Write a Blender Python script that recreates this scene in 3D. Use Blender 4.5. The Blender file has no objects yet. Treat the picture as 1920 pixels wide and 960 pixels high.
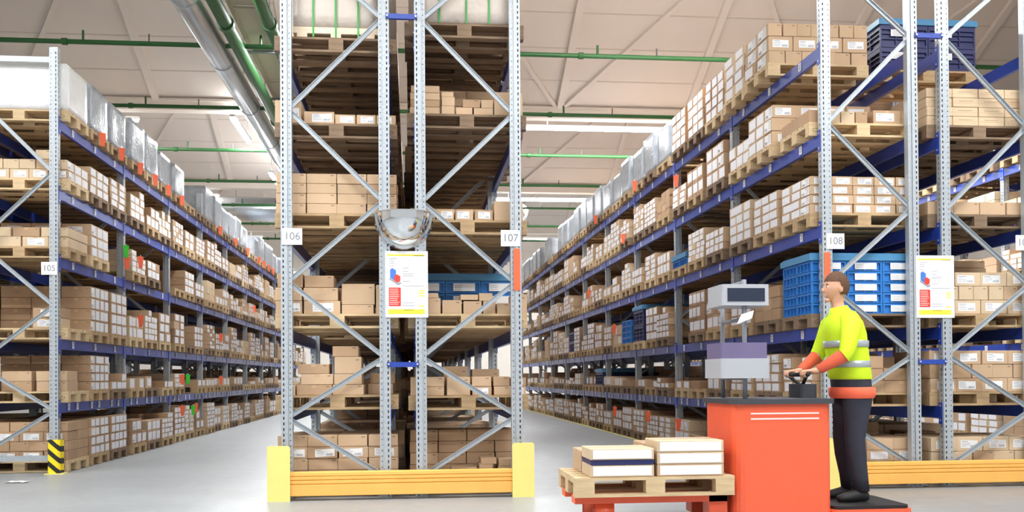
import bpy, bmesh, math, random
from mathutils import Vector, Matrix
from mathutils.bvhtree import BVHTree
PI = math.pi
rnd = random.Random(7)
C = bpy.context.scene.collection
scene = bpy.context.scene

# ------------------------------------------------------------------ materials
def s2l(c):
    return tuple(((v/255)/12.92 if v/255 <= .04045 else ((v/255+.055)/1.055)**2.4) for v in c)
MATS = {}
def mat(name, rgb, rough=.6, metal=0., noise=0., scale=8., bump=0., bscale=None, emit=0., rand=0., stretch=None, spec=.5, ecol=None):
    m = bpy.data.materials.new(name); m.use_nodes = True
    nt = m.node_tree; b = nt.nodes['Principled BSDF']
    col = s2l(rgb) + (1,)
    b.inputs['Base Color'].default_value = col
    b.inputs['Roughness'].default_value = rough
    b.inputs['Metallic'].default_value = metal
    b.inputs['Specular IOR Level'].default_value = spec
    src = None
    if noise or bump:
        tc = nt.nodes.new('ShaderNodeTexCoord'); mp = nt.nodes.new('ShaderNodeMapping')
        nt.links.new(tc.outputs['Object'], mp.inputs['Vector'])
        if stretch: mp.inputs['Scale'].default_value = stretch
        n = nt.nodes.new('ShaderNodeTexNoise'); n.inputs['Scale'].default_value = scale; n.inputs['Detail'].default_value = 4
        nt.links.new(mp.outputs[0], n.inputs['Vector'])
        if noise:
            mx = nt.nodes.new('ShaderNodeMix'); mx.data_type = 'RGBA'
            lo = tuple(v*(1-noise) for v in col[:3])+(1,); hi = tuple(min(1, v*(1+noise)) for v in col[:3])+(1,)
            mx.inputs[6].default_value = lo; mx.inputs[7].default_value = hi
            cr = nt.nodes.new('ShaderNodeMapRange'); cr.inputs[1].default_value = .3; cr.inputs[2].default_value = .7
            nt.links.new(n.outputs[0], cr.inputs[0]); nt.links.new(cr.outputs[0], mx.inputs[0])
            src = mx.outputs[2]
        if bump:
            bp = nt.nodes.new('ShaderNodeBump'); bp.inputs['Strength'].default_value = bump; bp.inputs['Distance'].default_value = .02
            if bscale:
                n2 = nt.nodes.new('ShaderNodeTexNoise'); n2.inputs['Scale'].default_value = bscale
                nt.links.new(mp.outputs[0], n2.inputs['Vector']); nt.links.new(n2.outputs[0], bp.inputs['Height'])
            else: nt.links.new(n.outputs[0], bp.inputs['Height'])
            nt.links.new(bp.outputs[0], b.inputs['Normal'])
    if rand:
        oi = nt.nodes.new('ShaderNodeObjectInfo'); mr = nt.nodes.new('ShaderNodeMapRange')
        mr.inputs[3].default_value = 1-rand; mr.inputs[4].default_value = 1+rand
        nt.links.new(oi.outputs['Random'], mr.inputs[0])
        hs = nt.nodes.new('ShaderNodeHueSaturation'); hs.inputs['Color'].default_value = col
        nt.links.new(mr.outputs[0], hs.inputs['Value'])
        if src: nt.links.new(src, hs.inputs['Color'])
        src = hs.outputs[0]
    if src: nt.links.new(src, b.inputs['Base Color'])
    if emit:
        b.inputs['Emission Color'].default_value = (s2l(ecol)+(1,)) if ecol else col
        b.inputs['Emission Strength'].default_value = emit
    MATS[name] = m
    return m
mat('carton_tan', (196,166,134), .8, noise=.05, scale=3, rand=.05)
mat('carton_brown', (178,146,114), .8, noise=.06, scale=3, rand=.06)
mat('carton_light', (208,184,152), .8, noise=.05, scale=3, rand=.05)
mat('carton_kraft', (164,132,102), .82, noise=.06, scale=3, rand=.06)
mat('tape', (196,160,122), .35)
mat('ink', (70,58,48), .8)
mat('seam', (120,92,66), .9)
mat('paper', (235,235,238), .7, noise=.10, scale=90)
mat('paper_plain', (238,238,238), .7)
mat('print', (120,120,130), .8)
mat('print_light', (168,168,176), .8)
mat('wood_light', (206,180,140), .75, noise=.14, scale=5, rand=.08, stretch=(1,6,6))
mat('wood_mid', (180,152,114), .8, noise=.18, scale=5, rand=.08, stretch=(1,6,6))
mat('wood_worn', (132,110,88), .85, noise=.22, scale=5, rand=.10, stretch=(1,6,6))
mat('wood_pale', (226,206,180), .8, noise=.08, scale=5, stretch=(1,6,6))
mat('zinc', (180,187,192), .42, metal=.4, noise=.07, scale=40)
mat('beam_blue', (36,66,160), .34, noise=.05, scale=6, spec=.6)
mat('beam_navy', (26,40,112), .5)
mat('bolt', (215,218,222), .3, metal=.5)
mat('guard_yellow', (238,222,130), .5, noise=.02)
mat('rail_yellow', (240,182,92), .5, noise=.05, scale=3)
mat('rail_groove', (205,140,40), .6)
mat('tag_orange', (238,104,66), .7)
mat('tag_green', (60,190,50), .7)
mat('marker_orange', (240,104,62), .6)
mat('crate_blue', (42,120,196), .45, rand=.06)
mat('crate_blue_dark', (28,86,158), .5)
mat('crate_navy', (40,44,96), .45, rand=.05)
mat('crate_lid', (72,134,176), .45)
mat('film_grey', (160,166,174), .25, noise=.14, scale=7, bump=.35, bscale=22, rand=.08)
mat('film_white', (232,232,232), .3, noise=.04, scale=6, bump=.35, bscale=20)
mat('film_beige', (205,192,180), .35, noise=.08, scale=3, bump=.35, bscale=16)
mat('strap_green', (70,160,80), .5)
mat('steel_duct', (176,182,188), .3, metal=.75, noise=.08, scale=2)
mat('pipe_green', (38,92,44), .5, noise=.1, scale=4)
mat('tray_beige', (190,184,168), .6)
mat('ceiling_panel', (216,206,198), .85, noise=.025, scale=.8)
mat('ceiling_joint', (200,188,178), .9)
mat('ceiling_rib', (218,208,200), .85)
mat('wall_paint', (214,208,200), .85, noise=.03, scale=1)
mat('concrete_beam', (226,216,206), .8)
mat('lamp_tube', (255,255,255), .4, emit=20)
mat('lamp_body', (225,225,225), .5)
mat('black_rubber', (28,28,30), .7)
mat('dark_grey', (62,64,70), .5)
mat('mid_grey', (128,130,138), .5)
mat('light_grey', (176,178,184), .45)
mat('truck_red', (242,100,64), .35, noise=.02)
mat('stripe_white', (244,226,220), .5)
mat('hivis', (205,236,30), .7, noise=.04, scale=12, emit=0)
mat('reflective', (178,186,190), .3, metal=.3)
mat('trousers_dark', (44,46,58), .85, noise=.1, scale=10)
mat('sleeve_orange', (236,104,72), .8)
mat('skin_tone', (214,160,130), .55)
mat('hair_brown', (92,62,42), .8, noise=.2, scale=60)
mat('eye_white', (240,240,238), .3)
mat('black_plain', (14,14,14), .6)
mat('poster_white', (246,246,246), .45)
mat('poster_yellow', (250,228,70), .5)
mat('poster_red', (226,62,48), .5)
mat('poster_blue', (70,120,205), .5)
mat('sign_white', (244,246,248), .5)
mat('sign_grey', (128,130,136), .6)
mat('line_yellow', (214,206,120), .6)
mat('screen', (40,48,66), .2)
mat('printer_purple', (112,102,138), .5)
mat('stamp', (88,62,42), .9)
m = mat('mirror', (235,238,240), .03, metal=1.)
mat('chrome', (225,228,230), .12, metal=1.)
# floor: sealed concrete
m = mat('floor_concrete', (152,156,158), .3, noise=.06, scale=.9, spec=.45)
nt = m.node_tree; b = nt.nodes['Principled BSDF']
n3 = nt.nodes.new('ShaderNodeTexNoise'); n3.inputs['Scale'].default_value = 6; n3.inputs['Detail'].default_value = 8
tc = nt.nodes.new('ShaderNodeTexCoord'); nt.links.new(tc.outputs['Object'], n3.inputs['Vector'])
mr = nt.nodes.new('ShaderNodeMapRange'); mr.inputs[3].default_value = .26; mr.inputs[4].default_value = .46
nt.links.new(n3.outputs[0], mr.inputs[0]); nt.links.new(mr.outputs[0], b.inputs['Roughness'])
# hazard stripes on the post protector: diagonal yellow and black bands
m = mat('hazard', (250,220,30), .5); nt = m.node_tree; b = nt.nodes['Principled BSDF']
tc = nt.nodes.new('ShaderNodeTexCoord'); sx = nt.nodes.new('ShaderNodeSeparateXYZ'); nt.links.new(tc.outputs['Object'], sx.inputs[0])
ad = nt.nodes.new('ShaderNodeMath'); ad.operation = 'MULTIPLY_ADD'; ad.inputs[1].default_value = .9
nt.links.new(sx.outputs[0], ad.inputs[0]); nt.links.new(sx.outputs[2], ad.inputs[2])
mo = nt.nodes.new('ShaderNodeMath'); mo.operation = 'PINGPONG'; mo.inputs[1].default_value = .075; nt.links.new(ad.outputs[0], mo.inputs[0])
gt = nt.nodes.new('ShaderNodeMath'); gt.operation = 'GREATER_THAN'; gt.inputs[1].default_value = .040; nt.links.new(mo.outputs[0], gt.inputs[0])
mx = nt.nodes.new('ShaderNodeMix'); mx.data_type = 'RGBA'; mx.inputs[6].default_value = s2l((250,222,30))+(1,); mx.inputs[7].default_value = s2l((34,34,34))+(1,)
nt.links.new(gt.outputs[0], mx.inputs[0]); nt.links.new(mx.outputs[2], b.inputs['Base Color'])

# ------------------------------------------------------------------ mesh builder
class MB:
    def __init__(s): s.v = []; s.f = []; s.m = []; s.names = []; s.smooth = False
    def mi(s, name):
        if name not in s.names: s.names.append(name)
        return s.names.index(name)
    def poly(s, pts, m):
        k = len(s.v); s.v += [tuple(p) for p in pts]; s.f.append(tuple(range(k, k+len(pts)))); s.m.append(s.mi(m))
    def hexa(s, p, m):      # 8 points: bottom ring then top ring
        k = len(s.v); s.v += [tuple(q) for q in p]; i = s.mi(m)
        for f in ((0,3,2,1),(4,5,6,7),(0,1,5,4),(1,2,6,5),(2,3,7,6),(3,0,4,7)):
            s.f.append(tuple(k+a for a in f)); s.m.append(i)
    def box(s, x0, x1, y0, y1, z0, z1, m):
        s.hexa([(x0,y0,z0),(x1,y0,z0),(x1,y1,z0),(x0,y1,z0),(x0,y0,z1),(x1,y0,z1),(x1,y1,z1),(x0,y1,z1)], m)
    def rbox(s, cx, cy, z0, w, d, h, rz, m):
        c, n = math.cos(rz), math.sin(rz)
        q = [(-w/2,-d/2),(w/2,-d/2),(w/2,d/2),(-w/2,d/2)]
        q = [(cx+c*a-n*b_, cy+n*a+c*b_) for a, b_ in q]
        s.hexa([(a,b_,z0) for a,b_ in q]+[(a,b_,z0+h) for a,b_ in q], m)
    def bar(s, p0, p1, w, t, m, up=Vector((0,1,0))):   # rectangular bar, t along up, w across
        p0 = Vector(p0); p1 = Vector(p1); d = (p1-p0).normalized(); u = (up-d*up.dot(d)).normalized(); r = d.cross(u)
        a = [r*(w/2*i)+u*(t/2*j) for i, j in ((-1,-1),(1,-1),(1,1),(-1,1))]
        s.hexa([p0+q for q in a]+[p1+q for q in a], m)
    def tube(s, p0, p1, r0, m, n=12, r1=None, caps=True):
        p0 = Vector(p0); p1 = Vector(p1); d = (p1-p0).normalized(); r1 = r0 if r1 is None else r1
        u = d.orthogonal().normalized(); w = d.cross(u); k = len(s.v); i = s.mi(m)
        for p, r in ((p0, r0), (p1, r1)):
            for a in range(n):
                t = 2*PI*a/n; s.v.append(tuple(p+(u*math.cos(t)+w*math.sin(t))*r))
        for a in range(n):
            b_ = (a+1) % n; s.f.append((k+a, k+b_, k+n+b_, k+n+a)); s.m.append(i)
        if caps:
            s.f.append(tuple(k+a for a in reversed(range(n)))); s.m.append(i)
            s.f.append(tuple(k+n+a for a in range(n))); s.m.append(i)
    def mesh(s, name):
        me = bpy.data.meshes.new(name); me.from_pydata(s.v, [], s.f)
        for q in s.names: me.materials.append(MATS[q])
        me.polygons.foreach_set('material_index', s.m)
        if s.smooth: me.polygons.foreach_set('use_smooth', [True]*len(s.f))
        me.update(); return me
    def obj(s, name, parent=None, loc=(0,0,0), rz=0):
        return link(name, s.mesh(name), parent, loc, rz)
def link(name, data, parent=None, loc=(0,0,0), rz=0):
    o = bpy.data.objects.new(name, data); C.objects.link(o); o.location = loc; o.rotation_euler = (0,0,rz)
    if parent: o.parent = parent
    return o
def tag(o, label, cat=None, group=None, kind=None):
    o['label'] = label
    if cat: o['category'] = cat
    if group: o['group'] = group
    if kind: o['kind'] = kind
    return o
def thing(name, label, cat, loc=(0,0,0), rz=0, group=None):
    return tag(link(name, None, None, loc, rz), label, cat, group)
def struct(o, label=None):
    o['kind'] = 'structure'
    if label: o['label'] = label
    return o
def smooth(o, ang=None):
    for p in o.data.polygons: p.use_smooth = True
    return o
def text(s, size, loc, parent, m, name='lettering', rx=PI/2, rz=0, align='CENTER'):
    cu = bpy.data.curves.new(name, 'FONT'); cu.body = s; cu.size = size; cu.align_x = align; cu.align_y = 'CENTER'; cu.extrude = .0006
    cu.materials.append(MATS[m]); o = bpy.data.objects.new(name, cu); C.objects.link(o)
    dg = bpy.context.evaluated_depsgraph_get(); me = bpy.data.meshes.new_from_object(o.evaluated_get(dg)); bpy.data.objects.remove(o)
    me.materials.clear(); me.materials.append(MATS[m]); me.transform(Matrix.Rotation(rx, 4, 'X')); me.name = name
    return link(name, me, parent, loc)
ORD = ['zeroth','first','second','third','fourth','fifth','sixth','seventh','eighth','ninth','tenth','eleventh','twelfth']
def nth(n):
    if n < len(ORD): return ORD[n]
    return '%d%s' % (n, {1:'st',2:'nd',3:'rd'}.get(n % 10 if n % 100 not in (11,12,13) else 0, 'th'))

# ------------------------------------------------------------------ camera
F, YAW, PITCH, ROLL, SY, CH = 1816.28, .1035, .0126, .0067, 204.67, 1.1683
cam = bpy.data.cameras.new('camera'); cam.sensor_width = 36; cam.lens = F/1920*36; cam.shift_y = SY/1920; cam.clip_end = 200
co = bpy.data.objects.new('camera', cam); C.objects.link(co)
CM = Matrix.Rotation(-YAW, 4, 'Z') @ Matrix.Rotation(PI/2+PITCH, 4, 'X') @ Matrix.Rotation(-ROLL, 4, 'Z')
co.matrix_world = Matrix.Translation((0,0,CH)) @ CM
scene.camera = co
CR = CM.to_3x3()
def ray(px, py):
    return (CR @ Vector(((px-960)/F, -(py-480-SY)/F, -1))).normalized()

# ------------------------------------------------------------------ the hall
BACK, FRONT, HX = 50.0, -3.0, 17.0
g = MB(); g.box(-HX, HX, FRONT, BACK, -.1, 0, 'floor_concrete'); struct(g.obj('floor'), 'smooth grey concrete warehouse floor')
g = MB(); g.box(-HX, HX, BACK, BACK+.2, 0, 11, 'wall_paint'); struct(g.obj('wall_back'))
g = MB(); g.box(-HX-.2, -HX, FRONT, BACK, 0, 11, 'wall_paint'); struct(g.obj('wall_left'))
g = MB(); g.box(HX, HX+.2, FRONT, BACK, 0, 11, 'wall_paint'); struct(g.obj('wall_right'))
# folded slab ceiling: valleys (beams) every 9.5 m, ridges between, ribs straight and diagonal
VZ, RZ_, L = 7.75, 10.0, 9.5
vals = [23.6+L*k for k in range(-3, 4)]
g = MB(); rb = MB(); jn = MB()
for v in vals:
    for sgn in (-1, 1):
        y1 = v+sgn*L/2
        a, b_ = (Vector((-HX, v, VZ)), Vector((-HX, y1, RZ_)))
        dx = Vector((2*HX, 0, 0)); t = Vector((0,0,.18))
        g.hexa([a, a+dx, b_+dx, b_, a+t, a+dx+t, b_+dx+t, b_+t], 'ceiling_panel')
        n = Vector((0, sgn*(RZ_-VZ), -L/2)).normalized()
        for q in (.2, .4, .6, .8):
            p = a.lerp(b_, q)
            jn.bar(p+n*.002, p+dx+n*.002, .03, .01, 'ceiling_joint', up=n)
        xk = 3.66-6.4*4
        while xk < HX:
            for xx in (xk, xk+3.2):
                if abs(xx) < HX: rb.bar((xx, v, VZ), (xx, y1, RZ_), .16, .20, 'ceiling_rib', up=n)
            for s2 in (-1, 1):
                if abs(xk) < HX and abs(xk+s2*3.2) < HX: rb.bar((xk, v, VZ), (xk+s2*3.2, y1, RZ_), .10, .14, 'ceiling_rib', up=n)
            xk += 6.4
struct(g.obj('ceiling'), 'beige folded slab ceiling with diagonal ribs')
struct(rb.obj('ceiling_rib')); struct(jn.obj('ceiling_joint'))
for k, v in enumerate(vals):
    g = MB(); g.box(-HX, HX, v-.16, v+.16, VZ-.22, VZ+.06, 'concrete_beam'); g.box(-HX, HX, v-.22, v+.22, VZ-.02, VZ+.03, 'concrete_beam')
    struct(g.obj('ceiling_beam'))
# yellow aisle line along the foot of rack 108
g = MB(); g.box(4.10, 4.17, 9.6, 40, .001, .004, 'line_yellow'); tag(g.obj('floor_line'), 'faint yellow painted line along the foot of rack 108', 'floor marking')

# pipes, ducts, cable tray
h = MB(); h.tube((0,0,.04),(0,0,.20),.022,'pipe_green',6); HEAD1 = h.mesh('sprinkler_head')
h = MB(); h.tube((0,0,.04),(0,0,.17),.012,'dark_grey',6); HEAD2 = h.mesh('hanger')
h = MB(); h.tube((.05,0,0),(.14,0,0),.06,'pipe_green',10); CPL = h.mesh('coupling')
for k in range(7):
    y = 17.3+3.95*k
    t = thing('sprinkler_pipe', ['nearest green sprinkler pipe crossing under the ceiling','%s green sprinkler pipe crossing the hall, counted from the front' % nth(k+1)][k > 0], 'pipe', (0, y, 7), group='green crosswise sprinkler pipes')
    g = MB(); g.smooth = True; g.tube((-HX, 0, 0), (HX, 0, 0), .042, 'pipe_green', 10); g.obj('pipe', t)
    for q in range(-15, 16, 3):
        link('sprinkler_head', HEAD1, t, (q+.4, 0, 0)); link('hanger', HEAD2, t, (q+1.5, 0, 0)); link('coupling', CPL, t, (q, 0, 0))
for x, r, lab in ((-2.97, .11, 'thick green sprinkler main running along the left aisle beside the duct'), (-2.27, .10, 'thick green sprinkler main closest to rack 106')):
    t = thing('sprinkler_main', lab, 'pipe', (x, 0, 6.95))
    g = MB(); g.smooth = True; g.tube((0, 2, 0), (0, 33.6, 0), r, 'pipe_green', 16); g.obj('pipe', t)
    for q in range(4, 33, 6): h = MB(); h.tube((0, q, 0), (0, q+.12, 0), r*1.25, 'pipe_green', 16); h.obj('coupling', t)
t = thing('air_duct', 'long silver round air duct above the left aisle', 'duct', (-3.40, 0, 7.0))
g = MB(); g.smooth = True; g.tube((0, 1, 0), (0, 33, 0), .21, 'steel_duct', 24); g.obj('duct_tube', t)
for q in range(3, 33, 3): h = MB(); h.tube((0, q, 0), (0, q+.04, 0), .222, 'steel_duct', 24); h.obj('clamp_ring', t)
t = thing('air_duct', 'wide silver round air duct crossing the hall with open rounded end', 'duct', (0, 34.2, 7.05))
g = MB(); g.smooth = True; g.tube((-HX+.02, 0, 0), (3.4, 0, 0), .42, 'steel_duct', 28); g.tube((3.4,0,0),(3.85,0,-.06),.42,'steel_duct',28,.40); g.tube((3.85,0,-.06),(4.12,0,-.12),.40,'steel_duct',28,.26); g.obj('duct_tube', t)
for q in range(-16, 4, 2): h = MB(); h.tube((q, 0, 0), (q+.05, 0, 0), .435, 'steel_duct', 28); h.obj('clamp_ring', t)
t = thing('cable_tray', 'beige ceiling channel with panels hanging between the green pipes', 'cable tray', (-2.66, 0, 7.2))
g = MB(); g.box(-.24,-.18,2,33,-.04,.10,'tray_beige'); g.box(.18,.24,2,33,-.04,.10,'tray_beige'); g.obj('side_rail', t)
g = MB()
for q in range(2, 32, 2): g.box(-.18,.18,q,q+.16,-.02,.02,'tray_beige')
for q in range(2, 32, 2): g.box(-.18,.18,q+.16,q+2,.03,.06,'tray_beige')
g.obj('panel', t)
for q in range(3, 32, 3): g = MB(); g.box(-.35,.36,q,q+.06,-.07,-.03,'mid_grey'); g.obj('bracket', t)

def ceil_z(y):
    return min(VZ+(RZ_-VZ)*min(abs(y-v) for v in vals)/(L/2), RZ_)
for o_ in [o_ for o_ in bpy.data.objects if o_.parent is None and o_.name.split('.')[0] in ('air_duct','sprinkler_main','cable_tray')]:
    ox, oy, oz = o_.location
    if oy > 1: pts = [(float(q), 0.) for q in range(-14, 4, 4)]; r_ = .40
    else: pts = [(0., float(q)+.3) for q in range(5, 33, 5)]; r_ = .20 if 'duct' in o_.name else .10
    for qx, qy in pts:
        h = MB(); top_ = ceil_z(oy+qy)-oz+.03
        for sx_ in ((-.0,) if 'tray' not in o_.name else (-.21, .21)): h.tube((qx+sx_, qy, r_ if 'tray' not in o_.name else .09), (qx+sx_, qy, top_), .009, 'mid_grey', 6)
        h.obj('hanger_rod', o_)
# lamps
def area(loc, sx, sy, e, col=(.95,.975,1), rot=(0,0,0)):
    l = bpy.data.lights.new('lamp_light', 'AREA'); l.shape = 'RECTANGLE'; l.size = sx; l.size_y = sy; l.energy = e; l.color = col
    o = bpy.data.objects.new('lamp_light', l); C.objects.link(o); o.location = loc; o.rotation_euler = rot; return o
def strip_lamp(x, y, z, lx, ly, lab, grp, e, tint=(.95,.975,1)):
    t = thing('strip_lamp', lab, 'ceiling lamp', (x, y, z), group=grp)
    g = MB(); g.box(-lx/2, lx/2, -ly/2, ly/2, .03, .09, 'lamp_body'); g.obj('housing', t)
    for s_ in (-1, 1):
        h = MB(); q = .4*max(lx, ly)*s_; qx, qy = (q, 0) if lx > ly else (0, q); h.tube((qx, qy, .09), (qx, qy, ceil_z(y+qy)-z+.02), .008, 'mid_grey', 6); h.obj('hanger_rod', t)
    g = MB(); g.smooth = True
    if lx > ly: g.tube((-lx/2+.03, 0, 0), (lx/2-.03, 0, 0), .035, 'lamp_tube', 10)
    else: g.tube((0, -ly/2+.03, 0), (0, ly/2-.03, 0), .06, 'lamp_tube', 10)  # lengthwise tubes thickened so their shape stands in for lamp glow
    g.obj('tube', t)
    area((x, y, z-.06), max(lx, .15), max(ly, .15), e, tint)
    area((x, y, z+.12), max(lx, .15), max(ly, .15), e*(UPL if lx > ly else UPL*.5), (1,.98,.96), (PI,0,0))
ES = .80; UPL = .20
for k, y in enumerate((-.4, 4.5, 9.0, 13.6, 18.2, 24.4, 30.6, 36.8, 43.0)):
    strip_lamp(-4.15 if k > 4 else (-1.9 if k == 4 else -3.3), y, 7.3, .12, 2.4, '%s lengthwise lamp over the left aisle' % nth(k+1), 'lamps over the left aisle', 330*ES)  # fifth lamp is added fill, hidden behind the middle racks, off the row
for k, y in enumerate((-3.5+9.9*.2, 5.6, 14.8, 24.1, 33.9, 43.6)):
    strip_lamp(6.0, y, 7.42, 6.4, .12, '%s long crosswise strip lamp over the right racks' % nth(k+1), 'crosswise strip lamps', (420 if k < 2 else 850)*ES)
for k, y in enumerate((24.1, 33.9, 43.6)):
    strip_lamp(-9.0, y, 7.42, 5, .12, '%s crosswise strip lamp beyond rack 105' % nth(k+1), 'crosswise strip lamps beyond rack 105', 400*ES)
strip_lamp(-9.0, 8, 7.3, 6, .12, 'crosswise strip lamp in front of the row behind rack 105', 'crosswise strip lamps beyond rack 105', 500*ES)
strip_lamp(2.0, 2.5, 7.3, 6, .12, 'unseen crosswise strip lamp added over the cross aisle as front fill', 'added front fill lamps', 260*ES)  # out of view, added to fill the rack fronts with light
strip_lamp(-3.4, 7.6, 6.6, 3, .12, 'unseen crosswise strip lamp added before the left aisle as front fill', 'added front fill lamps', 260*ES)  # second added front fill, also out of view

w = bpy.data.worlds.new('world'); scene.world = w; w.use_nodes = True
w.node_tree.nodes['Background'].inputs[0].default_value = (.96, .98, 1, 1); w.node_tree.nodes['Background'].inputs[1].default_value = .47  # even white background added as fill, entering through the hall's open front

# ------------------------------------------------------------------ racks
PITCH_Y = 2.8
LV = {'A': (.855,1.66,2.65,3.545,4.40), 'B': (.84,1.66,2.60,3.665,4.58), 'C': (.83,1.665,2.725,3.68,4.59), 'D': (.83,1.665,2.725,3.68,4.59),
      'E': (.88,1.685,2.72,3.585,4.465), 'F': (.88,1.685,2.72,3.585,4.465), 'G': (.83,1.665,2.725,3.68,4.59)}
ROW = {  # x0, aisle side, front y, bays, front height, inner height, name
 'A': (-1.253, -1, 9.55, 8, 6.9, 4.95, 'rack 106'), 'B': (.0435, 1, 9.55, 8, 6.9, 4.95, 'rack 107'),
 'C': (4.2415, -1, 9.62, 10, 6.9, 4.95, 'rack 108'), 'D': (5.54, 1, 9.62, 9, 6.9, 4.95, 'rack 109'),
 'E': (-5.463, 1, 12.68, 10, 5.37, 5.12, 'rack 105'), 'F': (-6.76, -1, 12.68, 10, 5.37, 5.12, 'the rack behind 105'),
 'G': (9.85, -1, 12.4, 8, 4.95, 4.95, 'the rack across the far right aisle')}
BH = .122
OUT = (.787, 2.113, 3.795, 5.5); INN = (.2, 1.378, 2.909, 4.711, 6.4)
def post_mesh(H, flip):
    g = MB(); pit = .0543; W, D = .106, .09
    def X(x): return (W-x) if flip else x
    def strip(fn, u0, u1, a, b_, hh):   # perforated strip; fn(u, z) -> point
        n = int(H/pit)
        for k in range(n):
            z0 = k*pit; z1 = z0+pit; c = (z0+z1)/2; h0 = c-hh/2; h1 = c+hh/2
            for q in ((u0,a,z0,z1),(b_,u1,z0,z1),(a,b_,z0,h0),(a,b_,h1,z1)):
                g.poly([fn(q[0],q[2]), fn(q[1],q[2]), fn(q[1],q[3]), fn(q[0],q[3])], 'zinc')
        if n*pit < H: g.poly([fn(u0,n*pit), fn(u1,n*pit), fn(u1,H), fn(u0,H)], 'zinc')
    strip(lambda u, z: (X(u), 0, z), 0, .066, .017, .029, .028)
    strip(lambda u, z: (X(u), .010, z), .066, W, .082, .090, .012)
    strip(lambda u, z: (X(0), u, z), 0, D, .034, .048, .028)
    P_ = lambda x, y, z: (X(x), y, z)
    g.poly([P_(.066,0,0),P_(.066,.010,0),P_(.066,.010,H),P_(.066,0,H)], 'dark_grey')
    g.poly([P_(W,.010,0),P_(W,D,0),P_(W,D,H),P_(W,.010,H)], 'zinc')
    g.poly([P_(0,D,0),P_(W,D,0),P_(W,D,H),P_(0,D,H)], 'zinc')
    g.poly([P_(0,0,H),P_(.066,0,H),P_(W,.01,H),P_(W,D,H),P_(0,D,H)], 'zinc')
    g.box(min(X(-.01),X(.12)), max(X(-.01),X(.12)), -.01, .10, 0, .012, 'zinc')
    return g.mesh('upright')
PM = {}
def post(H, flip):
    if (H, flip) not in PM: PM[(H, flip)] = post_mesh(H, flip)
    return PM[(H, flip)]
def channel(g, p0, p1):
    g.bar(p0, p1, .046, .004, 'zinc')
    d = (Vector(p1)-Vector(p0)).normalized(); r = d.cross(Vector((0,1,0)))*.021
    for s_ in (-1, 1):
        o = r*s_+Vector((0,-.012,0)); g.bar(Vector(p0)+o, Vector(p1)+o, .004, .026, 'zinc')
stick = MB(); stick.box(-.003, 0, -.036, .036, -.045, .045, 'paper'); 
for q in range(4): stick.box(-.0036, -.003, -.024, .024 if q % 2 else .01, -.03+.016*q, -.023+.016*q, 'print')
STK = {1: None, -1: None}
STK[-1] = stick.mesh('location_label')
s2_ = MB(); s2_.v = [(-x, y, z) for x, y, z in stick.v]; s2_.f = [tuple(reversed(f)) for f in stick.f]; s2_.m = stick.m; s2_.names = stick.names
STK[1] = s2_.mesh('location_label')
BM_ = {}
def beam_mesh(side, mn):
    if (side, mn) in BM_: return BM_[(side, mn)]
    g = MB(); y0, y1 = .092, PITCH_Y-.002; s = side
    def bx(xa, xb, *r): g.box(min(s*xa, s*xb), max(s*xa, s*xb), *r)
    bx(-.004, -.048, y0, y1, -BH, 0, mn)
    bx(0, -.004, y0, y1, -BH, -BH+.012, mn)
    bx(-.004, -.0475, y0, y1, 0, .004, mn)
    for ya, yb in ((y0-.065, y0+.004), (y1-.004, y1+.05)):
        bx(.005, -.006, ya, yb, -BH-.06, .045, mn)
    for ya in (y0-.03, y1+.02):
        for z in (-BH-.02, .01): bx(.008, .004, ya-.008, ya+.008, z-.008, z+.008, 'bolt')
    BM_[(side, mn)] = g.mesh('beam'); return BM_[(side, mn)]
RACK = {}
for R, (x0, side, yf, nb, hf, hi, nm) in ROW.items():
    desc = {'A':'galvanised pallet rack with blue beams carrying sign 106, left half of the middle block','B':'galvanised pallet rack with blue beams carrying sign 107, right half of the middle block',
            'C':'galvanised pallet rack with blue beams and sign 108 beside the right aisle','D':'galvanised pallet rack with sign 109 standing back to back with rack 108',
            'E':'galvanised pallet rack with blue beams and sign 105 beside the left aisle','F':'pallet rack standing back to back with rack 105','G':'pallet rack beyond rack 109 across the next aisle'}[R]
    t = thing('pallet_rack', desc, 'pallet rack', (x0, yf, 0)); RACK[R] = t
    for i in range(nb+1):
        H = hf if i == 0 else hi; y = i*PITCH_Y
        for fl in (False, True): link('upright', post(H, fl), t, ((1.05-.106) if fl else 0, y, 0))
        # diagonals: nodes on the aisle post alternate with nodes on the back post
        ax, bx_ = (.10, .95) if side < 0 else (.95, .10)
        nod = sorted([(z, ax) for z in OUT]+[(z, bx_) for z in INN])
        nod = [q for q in nod if q[0] < H-.05]
        for (za, xa), (zb, xb) in zip(nod, nod[1:]):
            g = MB(); dz = .03
            channel(g, (xa, y+.05, za+dz), (xb, y+.05, zb-dz)); g.obj('brace', t)
        if R in 'EF' and i == 0:
            for z in (5.22, .19):
                g = MB(); g.bar((.1, .05, z), (.95, .05, z), .07, .03, 'zinc'); g.obj('cross_bar', t)
    for i in range(nb):
        for li, z in enumerate(LV[R]):
            for sd, xx in ((-1, 0), (1, 1.05)):
                bo = link('beam', beam_mesh(sd, 'beam_blue'), t, (xx, i*PITCH_Y, z))
                if sd == side and R in 'CEGA':
                    if R in 'A' : continue
                    for p in range(3):
                        ys = [.09+.455+.9*p] if li else [.09+.30+.9*p, .09+.62+.9*p]
                        if i > 5: ys = ys[:1]
                        for y in ys: link('location_label', STK[sd], bo, (.001 if sd > 0 else -.001, y, -.055))
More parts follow.
